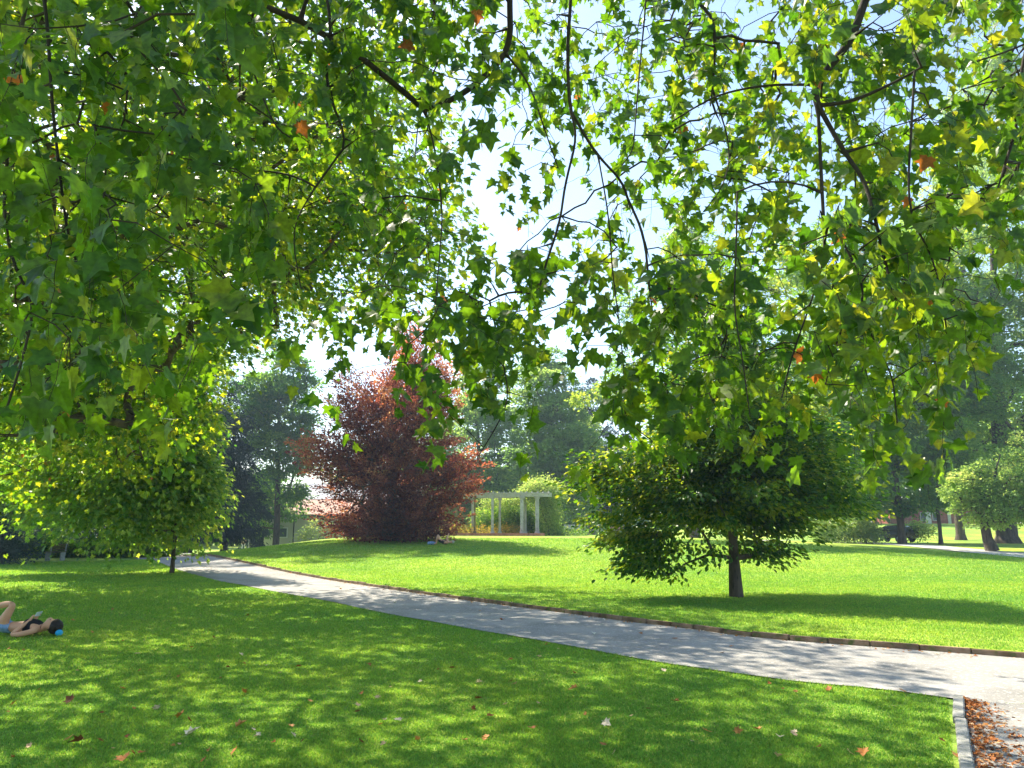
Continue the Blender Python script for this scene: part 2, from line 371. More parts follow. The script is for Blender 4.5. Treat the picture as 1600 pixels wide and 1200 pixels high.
def tree(name, label, base, trunk_h, trunk_r, lobes, n_cl, per, leaf, shape, mat, seed, lean=(0, 0), spread=.55, flatten=.5,
         droop=.3, shell=.4, group=None, cat='tree', bark='bark', tone=(.4, .22), clip_low=None, keep=None, step=.6, up=.4, rtip=.012, ex=.42, sag=.06, wood=True):
    rng = np.random.default_rng(seed)
    puff = cat == 'tree' and (base[1] > 40) and name != 'copper_beech'
    if puff:
        tot = n_cl * per * 1.15; pr = (.62 if name == 'round_maple' else .95 if base[1] < 53 else 1.25); n_cl = int(n_cl * .17 / pr ** 1.2 * 1.3); per = int(tot / n_cl)
    bx, by = base; bz = h1(bx, by)
    root = empty(name, (bx, by, bz)); tag(root, label, cat, group)
    A, D = lobe_points(lobes, n_cl, rng, shell)      # lobes relative to base
    if clip_low is not None: A = A[A[:, 2] > clip_low + (pr * .5 if puff else 0)]
    if keep is not None: A = A[keep(A + [bx, by, bz], rng)]
    n = len(A)
    sk = Skeleton(rng); top = np.array([lean[0], lean[1], trunk_h])
    sk.line([(0, 0, -.15), (0, 0, 0), top * .5 + rng.normal(0, .04, 3) * [1, 1, 0], top], -1, step=.5)
    zt = max(A[:, 2].max() * .82, trunk_h + .5); cx = np.average([l[0] for l in lobes]); cy = np.average([l[1] for l in lobes])
    sk.line([top, ((top[0] + cx) / 2, (top[1] + cy) / 2, (trunk_h + zt) / 2), (cx, cy, zt)], len(sk.P) - 1, step=.5, wob=.03)
    nlead = len(sk.P); s_i = sk.grow(A, step, sag=sag, up=up)
    rad = sk.radii(rtip, ex)
    f = trunk_r / rad[1]; rad = np.maximum(rad * f, rtip * .6)
    P = np.array(sk.P); z = P[:, 2]
    lead = np.zeros(len(P)); lead[:nlead] = trunk_r * np.clip(1 - z[:nlead] / (zt * 1.02), .05, 1) ** .8
    rad = np.where(np.arange(len(P)) < nlead, np.clip(rad, lead, lead * 1.15), np.maximum(rad * .6, rtip * .6))
    rad = rad * (1 + .5 * np.exp(-np.maximum(z, 0) / .18) * (np.arange(len(P)) < 20))
    if wood: sk.mesh(rad, 'trunk', M[bark], root, n=8)
    # leaves
    c = np.repeat(A, per, 0); ctone = np.repeat(rng.normal(0, 1, n), per)
    out = A - np.array([cx, cy, A[:, 2].mean() * .7]); out = nrm(out * [1, 1, .5]); o = np.repeat(out, per, 0)
    m = len(c)
    off = rng.normal(0, 1, (m, 3)) * [spread, spread, spread * flatten]
    off += o * rng.uniform(-.2, .9, (m, 1)) * spread; off[:, 2] -= droop * (off[:, :2] ** 2).sum(1) / max(spread, .1)
    tn = tone[0] + tone[1] * (.9 * ctone + .8 * rng.normal(0, 1, m))
    if name == 'copper_beech': tn = tn + .35 * (c[:, 2] / A[:, 2].max() - .5) + .2 * (-c[:, 0] / 5.5 - .35) * (c[:, 0] < -2)   # sunlit orange painted into the leaf tone on the top and left side
    tn = np.clip(tn, 0, .89 if mat == 'plane' else 1)
    if mat == 'plane': tn[rng.random(m) < .004] = 1
    if puff:                                   # leafy boughs: leaves sit on the upper outside of each bough
        dd = nrm(rng.normal(0, 1, (m, 3)) + np.array([0, 0, .35]) + o * .4); rr = np.repeat(rng.uniform(.55, 1.25, n), per) * pr
        lump = 1 + .25 * np.sin(dd[:, 0] * 7 + ctone * 5) * np.sin(dd[:, 1] * 6 + ctone * 3) + .2 * np.sin(dd[:, 2] * 9 + ctone)
        off = dd * (rr * lump * rng.uniform(.45, 1.0, m) ** .5)[:, None] * [1.15, 1.15, .62 if shape != 'needle' else .42]
        if shape == 'needle': off[:, 2] -= .35 * (off[:, :2] ** 2).sum(1) / pr
    if name == 'copper_beech':                 # long feathery boughs reaching out and up
        bd = nrm(out * [1, 1, .35] + np.array([0, 0, .38]) + rng.normal(0, .16, (n, 3))); bl = rng.uniform(.7, 1.5, n)
        al = rng.uniform(-.75, 1.0, m) * np.repeat(bl, per); q_ = np.repeat(bd, per, 0)
        wd = .26 * (1.15 - np.abs(al) / 1.6)
        off = q_ * al[:, None] + rng.normal(0, 1, (m, 3)) * np.stack([wd, wd, wd * .38], 1); off[:, 2] -= .05 * al ** 2
    if name == 'linden_tree':                  # flat drooping boughs in layers
        bd = nrm(out * [1, 1, .15] + rng.normal(0, .2, (n, 3)) * [1, 1, .5]); bl = rng.uniform(.35, .8, n)
        al = rng.uniform(-.7, 1.0, m) * np.repeat(bl, per); q_ = np.repeat(bd, per, 0)
        off = q_ * al[:, None] + rng.normal(0, 1, (m, 3)) * [.16, .16, .055]; off[:, 2] -= .42 * np.maximum(al, 0) ** 2
    Pp = c + off
    T = nrm(off * .5 + o * spread * .7 + rng.normal(0, .45 * spread, (m, 3)) + np.array([0, 0, -droop * spread]))
    Nn = nrm(rng.normal(0, .55, (m, 3)) + np.array([0, 0, 1.0]) + o * .35)
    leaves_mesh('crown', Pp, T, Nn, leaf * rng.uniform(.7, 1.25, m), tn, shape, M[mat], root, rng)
    return root

# ------------------------------------------------------------------ ground, path, kerbs
NEAR_PX = [(1600, 1107), (1500, 1095), (1375, 1077), (1250, 1067), (1150, 1052), (1020, 1034), (900, 1012), (800, 995), (715, 980),
           (625, 964), (480, 934), (370, 914), (305, 901), (267, 893), (247, 885), (234, 877.5)]
NEAR = np.array([flat(*p) for p in NEAR_PX])
NEAR = np.vstack([[NEAR[0] + [16, -2.4], NEAR[0] + [4, -.5]], NEAR, [[-25.2, 50.0], [-24.0, 61.0], [-18.0, 73.5], [-5.0, 88.0]]])
NEARR = resample(NEAR, 320)
CORNER = flat(1505, 1096)
CDIR = flat(1526, 1200) - flat(1508, 1100); CDIR = CDIR / np.linalg.norm(CDIR); CNRM = np.array([-CDIR[1], CDIR[0]])
if CNRM[0] < 0: CNRM = -CNRM

def inside(poly, x, y):
    c = np.zeros(x.shape, bool); j = len(poly) - 1
    for i in range(len(poly)):
        xi, yi = poly[i]; xj, yj = poly[j]
        if yi != yj: c ^= ((yi > y) != (yj > y)) & (x < (xj - xi) * (y - yi) / (yj - yi) + xi)
        j = i
    return c
BR = [CORNER + CNRM * .0, CORNER + CDIR * 9, CORNER + CDIR * 9 + CNRM * 12, np.array([NEAR[0][0], NEAR[0][1]])]
BR_TOP = [p for p in NEARR if p[0] > CORNER[0] + .02]
BRANCH = [tuple(CORNER + CDIR * 9 + CNRM * 14), tuple(CORNER + CDIR * 9)] + [tuple(CORNER)] + [tuple(p) for p in sorted(BR_TOP, key=lambda q: q[0])]
PATHPOLY = np.vstack([KERBR, NEARR[::-1]])

xs = np.unique(np.r_[np.arange(-260, -32, 6.), np.arange(-32, 32, .5), np.arange(32, 260, 6.)])
ys = np.unique(np.r_[np.arange(-60, -4, 4.), np.arange(-4, 70, .5), np.arange(70, 130, 1.5), np.arange(130, 420, 10.)])
gx, gy = np.meshgrid(xs, ys); gd = kerb_dist(gx, gy)
gz = H0(gx, gy) + .06 * S((gd - .5) / 1.2)
V = np.stack([gx.ravel(), gy.ravel(), gz.ravel()], 1); nx, ny = len(xs), len(ys)
i, j = np.meshgrid(np.arange(nx - 1), np.arange(ny - 1)); b = (j * nx + i).ravel()
tag(npmesh('ground', V, np.stack([b, b + 1, b + nx + 1, b + nx], 1), M['ground'], smooth=True), 'lawn ground under the grass', kind='structure')

def strip(name, A, B, n, mat, dz, cross=None, kind='structure'):
    t = np.linspace(0, 1, n)[None, :, None]; Pp = A[:, None] * (1 - t) + B[:, None] * t
    z = H0(Pp[..., 0], Pp[..., 1]) + (dz if cross is None else np.array(cross)[None, :])
    V = np.concatenate([Pp, z[..., None]], 2).reshape(-1, 3); m = len(A)
    i, j = np.meshgrid(np.arange(n - 1), np.arange(m - 1)); b = (j * n + i).ravel()
    return tag(npmesh(name, V, np.stack([b, b + 1, b + n + 1, b + n], 1), mat, smooth=True), kind=kind)
tK = np.gradient(KERBR, axis=0); tK /= np.linalg.norm(tK, axis=1, keepdims=True); nK = np.stack([tK[:, 1], -tK[:, 0]], 1)
rngp = np.random.default_rng(3)
wob = np.interp(np.arange(320), np.arange(0, 320, 4), rngp.normal(0, .032, 80))
strip('path', KERBR, NEARR + np.c_[wob, wob], 9, M['path'], .016)
strip('lawn_edge', KERBR + nK * .03, KERBR + nK * 2.6, 6, M['ground'], 0, [.082, .085, .085, .083, .08, .05])
# branch path toward the viewer, on the right
tri = tessellate_polygon([[Vector((p[0], p[1], 0)) for p in BRANCH]])
tag(npmesh('path', [(p[0], p[1], .0155) for p in BRANCH], np.array(tri), M['path']), kind='structure')
# rough stone kerb along the far side of the path, small stones end to end
def kerb_line(name, C, nrm_, w, h, length, mat, seed, zj=.008, gap=.012):
    rng = np.random.default_rng(seed); s = np.r_[0, np.cumsum(np.linalg.norm(np.diff(C, axis=0), axis=1))]
    mb = MB(); q = 0
    while q < s[-1] - length:
        l = length * rng.uniform(.85, 1.15); a = np.array([np.interp(q, s, C[:, k]) for k in (0, 1)]); b_ = np.array([np.interp(q + l - gap, s, C[:, k]) for k in (0, 1)])
        c = (a + b_) / 2 + nrm_ * 0; d = b_ - a
        mb.box((c[0], c[1], float(H0(c[0], c[1])) + h / 2 - .05 + rng.normal(0, zj)), (np.linalg.norm(d), w, h + .1), rz=math.atan2(d[1], d[0]) + rng.normal(0, .01), bev=.008)
        q += l
        if s[-1] > 40 and c[1] > 60: break
    o = mb.build(name, mat); return tag(o, kind='structure')
kerb_line('kerb', KERBR + nK * .02, nK[0], .085, .085, .55, M['kerb'], 5, .007)
cl = np.array([CORNER - CNRM * .045 + CDIR * t for t in np.linspace(0, 8, 60)])
kerb_line('kerb', cl, CNRM, .09, .055, 1.0, M['concrete'], 6, .002, .012)

# second path across the right-hand lawn
fp1 = resample([ground_at(*p) for p in [(1180, 846.5), (1350, 848), (1412, 850.5), (1490, 857), (1553, 863), (1640, 869), (1900, 885)]], 60)
fp2 = resample([ground_at(*p) for p in [(1180, 847.5), (1350, 850.5), (1405, 854.5), (1460, 860.5), (1537, 868.5), (1640, 878), (1900, 906)]], 60)
t_ = np.linspace(0, 1, 5)[None, :, None]; Pp = fp1[:, None] * (1 - t_) + fp2[:, None] * t_
V = np.concatenate([Pp, (H0(Pp[..., 0], Pp[..., 1]) + .09)[..., None]], 2).reshape(-1, 3)
i, j = np.meshgrid(np.arange(4), np.arange(59)); b = (j * 5 + i).ravel()
tag(npmesh('path', V, np.stack([b, b + 1, b + 6, b + 5], 1), M['path_far'], smooth=True), kind='structure')

# grass blades, finer close to the viewer
rng = np.random.default_rng(11); n = 1250000
D = np.exp(rng.uniform(math.log(3.3), math.log(46), n)); th = rng.uniform(-.68, .68, n)
x = D * np.sin(th); y = D * np.cos(th)
ok = ~inside(PATHPOLY[::2], x, y) & ~inside(np.array(BRANCH), x, y)
rel = np.stack([x, y], 1) - CORNER; along = rel @ CDIR; acr = rel @ CNRM
ok &= ~((along > -.05) & (acr > -.125) & (acr < .02))
clump = np.sin(x * 1.7 + np.sin(y * 1.3) * 2) * np.sin(y * 2.1 + np.sin(x * 1.9) * 2)
x, y, D, clump = x[ok], y[ok], D[ok], clump[ok]; n = len(x)
kd = kerb_dist(x, y); keep = np.abs(kd - .02) > .045; x, y, D, clump, kd = x[keep], y[keep], D[keep], clump[keep], kd[keep]; n = len(x)
z = H0(x, y) + np.where(kd > 0, .06 * S((kd - .5) / 1.2), 0); z = np.where((kd > 0) & (kd < 2.5), np.maximum(z, H0(x, y) + .08), z)
hh = (1 + .9 * np.exp(-np.abs(kd) / .07)) * (.019 + .0008 * D) * rng.uniform(.5, 1.35, n) * (1 + .18 * clump); ww = (.0035 + .00062 * D) * rng.uniform(.6, 1.3, n)
az = rng.uniform(0, 2 * math.pi, n); ln = rng.uniform(.15, 1.0, n) * hh; la = rng.uniform(0, 2 * math.pi, n)
bp = np.stack([x, y, z - .004], 1); side = np.stack([np.cos(az), np.sin(az), 0 * az], 1) * ww[:, None] * .5
tip = bp + np.stack([np.cos(la) * ln, np.sin(la) * ln, hh], 1)
mid_ = bp + np.stack([np.cos(la) * ln * .3, np.sin(la) * ln * .3, hh * .6], 1)
V = np.stack([bp - side, bp + side, mid_ + side * .8, tip, mid_ - side * .8], 1).reshape(-1, 3)
F = (np.arange(n)[:, None, None] * 5 + np.array([[0, 1, 2], [0, 2, 4], [4, 2, 3]])[None]).reshape(-1, 3)
patch = np.sin(x * .55 + 1.3 * np.sin(y * .4)) * np.sin(y * .62 + 1.1 * np.sin(x * .5))
tn = np.clip(.42 + .12 * patch + .14 * clump + .2 * rng.standard_normal(n), 0, .97); tn[rng.random(n) < .02] = 1
tag(npmesh('grass', V, F, M['blade'], None, np.repeat(tn, 5)), 'short green lawn grass on both sides of the path', 'grass', kind='stuff')

# ------------------------------------------------------------------ trees
def lobes_px(u, D, Ls, trunk=None):
    """lobes given where they stand: (u, v, depth offset, half width, half height in photo pixels, half depth in metres)"""
    bx = at(u, 828, D)[0]; by = D; bz = h1(bx, by); out = []
    for (lu, lv, dy, ru, rv, ry) in Ls:
        c = at(lu, lv, D + dy); k = (D + dy) / 1150.
        out.append((c[0] - bx, c[1] - by, c[2] - bz, ru * k, ry, rv * k))
    return (bx, by), out

def T(name, label, u, D, Ls, **k):
    b_, lb = lobes_px(u, D, Ls); return tree(name, label, b_, lobes=lb, **k)

# 1 young tree beside the path, left
T('young_maple', 'young bright green maple with a thin straight trunk beside the left end of the path', 274, 28.3,
  [(250, 770, 0, 85, 72, 1.9), (200, 690, 0, 90, 85, 1.9), (290, 710, 0, 48, 90, 1.4), (170, 790, -.5, 66, 46, 1.5), (245, 610, 0, 85, 75, 1.8), (300, 770, 0, 34, 60, 1.2), (110, 760, 0, 50, 60, 1.4), (290, 640, 0, 48, 60, 1.2), (60, 740, .5, 60, 70, 1.6), (280, 560, .5, 60, 60, 1.6), (180, 540, .5, 90, 70, 2)],
  trunk_h=2.0, trunk_r=.066, n_cl=620, per=52, leaf=.17, shape='plane_lite', mat='green', seed=21, spread=.36, flatten=.5, tone=(.6, .24), rtip=.008, bark='bark')
# 2 tall plane behind it
T('tall_plane_tree', 'tall plane tree with a sunlit yellow-green crown rising at the left behind the young maple', 181, 50,
  [(300, 470, 0, 130, 130, 4.5), (150, 560, 0, 170, 130, 5), (380, 380, 0, 110, 90, 3.5), (200, 330, 1, 190, 120, 5), (120, 720, -1, 150, 90, 4.5), (270, 600, -1, 95, 90, 3.5), (420, 480, 0, 60, 60, 2.2), (30, 420, 0, 160, 180, 5)],
  trunk_h=2.6, trunk_r=.26, n_cl=1900, per=34, leaf=.2, shape='plane_lite', mat='plane', seed=22, spread=.42, flatten=.6, tone=(.62, .2), shell=.6, clip_low=1.2)
# 3 dense tree at far left
T('chestnut_tree', 'dense dark chestnut tree at the left edge reaching down to the lawn', 10, 41,
  [(30, 700, 0, 130, 110, 3.5), (130, 660, -2, 100, 110, 3), (-60, 640, 0, 120, 150, 3.5), (60, 780, -1, 110, 60, 2.5), (180, 755, -2, 80, 60, 2), (150, 560, -2, 100, 80, 3)],
  trunk_h=2.0, trunk_r=.2, n_cl=1100, per=48, leaf=.2, shape='plane_lite', mat='green', seed=23, spread=.42, flatten=.55, tone=(.55, .28), clip_low=1.1)
# 4 hazy trees behind the end of the path
T('dark_spruce', 'tall dark blue-green spruce behind the bend of the path', 352, 72,
  [(352, 800, 0, 58, 60, 3.5), (350, 740, 0, 48, 70, 3), (352, 670, 0, 36, 60, 2.4), (354, 620, 0, 24, 50, 1.6), (355, 580, 0, 12, 30, .8)],
  trunk_h=6, trunk_r=.32, n_cl=900, per=34, leaf=.34, shape='needle', mat='dark', seed=24, spread=.55, flatten=.35, droop=.55, tone=(.45, .25), bark='bark_dark', clip_low=.4)
T('dark_yew', 'low black-green yew standing behind the street lamp', 405, 95,
  [(405, 830, 0, 45, 30, 3), (420, 800, 0, 40, 45, 3), (385, 800, 0, 40, 40, 3)],
  trunk_h=1.6, trunk_r=.3, n_cl=500, per=34, leaf=.36, shape='needle', mat='dark', seed=25, spread=.6, flatten=.5, tone=(.3, .25), bark='bark_dark')
T('hazy_poplar', 'tall hazy broadleaf tree left of the copper beech with its trunk at the pale wall', 432, 78,
  [(440, 740, 0, 42, 75, 3.2), (425, 660, 0, 50, 70, 3.2), (400, 790, 3, 40, 50, 3), (455, 620, 0, 32, 60, 2.4), (440, 580, 0, 28, 45, 2), (470, 690, 0, 28, 46, 2), (400, 640, 0, 40, 60, 3)],
  trunk_h=3.5, trunk_r=.34, n_cl=1100, per=32, leaf=.32, shape='kite', mat='green', seed=26, spread=.6, flatten=.6, tone=(.3, .2))
T('dark_cedar', 'broad dark cedar behind the young maple with a thick trunk at the path end', 290, 66,
  [(290, 790, 0, 60, 45, 4), (250, 730, 0, 80, 60, 4), (320, 700, 0, 40, 90, 3), (280, 640, 0, 60, 60, 3)],
  trunk_h=2.6, trunk_r=.55, n_cl=700, per=34, leaf=.32, shape='needle', mat='dark', seed=27, spread=.6, flatten=.35, droop=.4, tone=(.5, .25), bark='bark_dark', clip_low=1.2)
# 5 copper beech
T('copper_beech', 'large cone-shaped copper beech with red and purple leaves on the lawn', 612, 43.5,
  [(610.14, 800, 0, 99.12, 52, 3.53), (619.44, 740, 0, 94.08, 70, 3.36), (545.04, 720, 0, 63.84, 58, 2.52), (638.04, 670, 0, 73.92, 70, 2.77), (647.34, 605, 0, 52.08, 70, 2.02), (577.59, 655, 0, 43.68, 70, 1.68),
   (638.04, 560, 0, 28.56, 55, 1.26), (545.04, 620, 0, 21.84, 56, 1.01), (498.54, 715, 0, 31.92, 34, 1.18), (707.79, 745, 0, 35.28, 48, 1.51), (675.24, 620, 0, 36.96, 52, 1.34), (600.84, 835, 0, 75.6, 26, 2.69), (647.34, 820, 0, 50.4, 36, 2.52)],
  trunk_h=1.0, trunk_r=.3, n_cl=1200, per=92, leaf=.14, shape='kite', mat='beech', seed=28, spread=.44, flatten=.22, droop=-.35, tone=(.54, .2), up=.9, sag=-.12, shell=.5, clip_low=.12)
# 6 tall trees behind pergola
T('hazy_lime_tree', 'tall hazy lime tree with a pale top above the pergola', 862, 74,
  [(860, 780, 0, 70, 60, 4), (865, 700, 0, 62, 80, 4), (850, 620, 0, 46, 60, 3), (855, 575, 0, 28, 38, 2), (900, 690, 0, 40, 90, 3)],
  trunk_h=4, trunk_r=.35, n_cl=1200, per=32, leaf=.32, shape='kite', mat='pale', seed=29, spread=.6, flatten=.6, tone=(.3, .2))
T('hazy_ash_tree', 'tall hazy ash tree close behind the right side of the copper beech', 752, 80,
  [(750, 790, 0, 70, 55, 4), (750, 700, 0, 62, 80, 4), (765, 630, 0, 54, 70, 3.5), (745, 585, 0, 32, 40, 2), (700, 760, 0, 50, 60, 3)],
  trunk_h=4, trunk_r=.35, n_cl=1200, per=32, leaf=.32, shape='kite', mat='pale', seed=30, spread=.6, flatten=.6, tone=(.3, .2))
T('dark_fir', 'dark fir filling the gap between the pergola and the lawn tree', 925, 88,
  [(925, 790, 0, 60, 50, 4), (915, 730, 0, 54, 60, 3.5), (930, 660, 0, 48, 60, 3), (925, 610, 0, 30, 40, 2), (970, 740, 0, 40, 70, 3)],
  trunk_h=6, trunk_r=.35, n_cl=800, per=34, leaf=.36, shape='needle', mat='dark', seed=31, spread=.6, flatten=.35, droop=.4, tone=(.5, .25), bark='bark_dark', clip_low=3.0)
# 7 lawn tree (linden) at the right of the path
T('linden_tree', 'broad dark green linden with low spreading branches standing on the lawn beyond the path', 1145, 18.35,
  [(1110, 760, 0, 150, 70, 2.3), (1210, 740, .2, 130, 85, 2.2), (1010, 740, 0, 95, 60, 1.5), (1145, 690, 0, 150, 80, 2.2), (1260, 770, 0, 95, 50, 1.5), (995, 825, -.3, 60, 50, 1.0), (1055, 862, -.2, 62, 36, .9), (1000, 872, -.4, 34, 26, .6), (1190, 862, .2, 34, 22, .6),
   (1120, 620, 0, 110, 80, 1.8), (1130, 540, 0, 80, 70, 1.4), (1100, 470, 0, 48, 55, .9), (940, 740, 0, 44, 34, .8), (1215, 830, 0, 50, 26, .8), (1150, 800, 0, 110, 26, 1.6)],
  trunk_h=1.75, trunk_r=.122, n_cl=1150, per=52, leaf=.12, shape='oval', mat='lime', seed=32, spread=.20, flatten=.4, droop=.25, tone=(.5, .28), shell=.5, up=.3, rtip=.005, ex=.58, sag=.10, clip_low=.45)
# 8 tall tree behind the linden
T('sycamore_tree', 'tall light green sycamore with sky gaps in its crown right behind the linden', 1085, 48,
  [(1080, 420, 0, 90, 80, 3), (1010, 520, 0, 70, 80, 2.5), (1150, 500, 0, 85, 95, 3), (1050, 620, 0, 90, 70, 3), (1180, 620, 0, 95, 80, 3), (950, 640, 0, 60, 50, 2), (1240, 420, 1, 60, 90, 2.5)],
  trunk_h=3.0, trunk_r=.28, n_cl=900, per=36, leaf=.17, shape='plane_lite', mat='green', seed=33, spread=.42, flatten=.6, tone=(.6, .22), shell=.55)
# 9 right masses
T('oak_tree', 'large oak with a leaning trunk in front of the dark parked car', 1408, 57,
  [(1390, 730, 0, 110, 70, 4), (1330, 660, 0, 100, 80, 4), (1440, 650, 0, 110, 80, 4), (1380, 560, 0, 130, 90, 4.5), (1340, 440, 0, 110, 100, 4), (1300, 760, 0, 70, 50, 3), (1400, 790, 0, 55, 26, 2.5), (1440, 440, 0, 90, 110, 4), (1350, 800, 0, 60, 30, 2.5)],
  trunk_h=2.4, trunk_r=.27, n_cl=1900, per=34, leaf=.26, shape='kite', mat='green', seed=34, spread=.55, flatten=.55, tone=(.45, .25), clip_low=1.7)
T('slim_ash_tree', 'ash tree with a slim straight trunk beside the far path, right of the oak', 1468, 56,
  [(1470, 770, 0, 50, 36, 2.2), (1475, 710, 0, 55, 60, 2.5), (1490, 640, 0, 50, 60, 2.5), (1450, 700, 0, 40, 50, 2), (1520, 600, 0, 60, 90, 3)],
  trunk_h=2.6, trunk_r=.13, n_cl=700, per=34, leaf=.22, shape='kite', mat='pale', seed=35, spread=.45, flatten=.5, tone=(.2, .22), clip_low=2.3)
T('round_maple', 'low round pale green tree with a short thick trunk near the right edge', 1547, 42,
  [(1545, 775, 0, 58, 42, 2.0), (1590, 765, 0, 60, 48, 2), (1520, 765, 0, 30, 26, 1.2), (1570, 800, 0, 50, 26, 1.5), (1640, 740, 0, 60, 70, 2.4), (1560, 820, 0, 24, 12, .8)],
  trunk_h=1.3, trunk_r=.26, n_cl=520, per=44, leaf=.17, shape='kite', mat='pale', seed=36, spread=.34, flatten=.6, tone=(.55, .2), lean=(-.25, 0))
T('old_oak', 'huge old oak with a flared trunk behind the round pale tree at the right edge', 1572, 60,
  [(1560, 650, 0, 110, 90, 5), (1500, 540, 0, 110, 110, 5), (1600, 480, 0, 120, 130, 5), (1520, 400, 0, 100, 110, 5), (1640, 600, 0, 100, 140, 5), (1590, 300, 0, 110, 120, 5)],
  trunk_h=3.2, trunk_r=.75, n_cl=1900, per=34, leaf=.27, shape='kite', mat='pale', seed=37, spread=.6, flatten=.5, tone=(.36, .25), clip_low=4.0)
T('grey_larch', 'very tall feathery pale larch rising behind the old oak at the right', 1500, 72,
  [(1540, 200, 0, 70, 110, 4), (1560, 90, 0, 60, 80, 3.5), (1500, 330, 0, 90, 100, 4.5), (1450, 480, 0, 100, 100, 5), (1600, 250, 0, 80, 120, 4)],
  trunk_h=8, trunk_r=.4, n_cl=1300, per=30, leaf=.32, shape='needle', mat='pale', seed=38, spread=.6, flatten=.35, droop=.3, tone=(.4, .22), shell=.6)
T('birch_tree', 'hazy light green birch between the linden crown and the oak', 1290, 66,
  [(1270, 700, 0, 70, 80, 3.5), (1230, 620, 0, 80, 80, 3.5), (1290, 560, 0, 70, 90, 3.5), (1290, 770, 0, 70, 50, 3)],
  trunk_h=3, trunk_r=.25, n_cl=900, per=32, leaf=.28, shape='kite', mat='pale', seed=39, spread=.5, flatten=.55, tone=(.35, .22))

# big plane whose trunk stands out of frame to the left; its crown shades the front lawn
A_base = (-15.0, 14.5)
tree('spreading_plane_tree', 'huge fine-leaved plane tree whose crown fills the upper left of the picture', A_base,
     2.8, .36, [(4, 5, 9.0, 6.5, 6, 3.6), (9.5, 4.5, 10.5, 5.0, 5.5, 3.0), (2, 1, 7.5, 5, 4.5, 3.4), (7, 9, 12, 6, 5, 4), (-1, 6, 10, 6, 6, 4.5), (3, 6, 5.6, 4.5, 4, 2.0), (11.4, 2.6, 9.6, 2.8, 4.0, 1.8), (8, -3, 9.8, 5, 4, 2.6), (4, -3.5, 9, 5, 4, 3.2), (10.6, -2, 10.2, 3.4, 3.6, 1.8), (9, 1, 8.6, 4.5, 4, 2.2), (-1, 8, 4.9, 4, 2.6, 2.5), (3.4, 8.5, 5.2, 2.8, 2.4, 2.3)],
     1650, 36, .165, 'plane_lite', 'plane', 41, spread=.38, flatten=.6, tone=(.5, .24), shell=.6, rtip=.01, up=.4)

# ------------------------------------------------------------------ the plane tree the viewer stands under
GRID = ["997888868889899a", "99788975a9999999", "996667544999aa9a", "986455323888a9a8", "88532366777799a6", "86543677656799a3", "7521013344677650", "3000000111221310"]
def depth(u, v, rng):
    if u < 420: lo, hi = 3.3, 6.5
    elif u < 800: lo, hi = 5.0, 9.0
    elif u < 1250: lo, hi = (6.0, 13.0) if v < 380 else (5.2, 8.5)
    else: lo, hi = (5.0, 11.0) if v < 300 else (4.4, 7.2)
    return rng.uniform(lo, hi) if rng.random() < .75 else rng.uniform(lo, lo + (hi - lo) * .4)

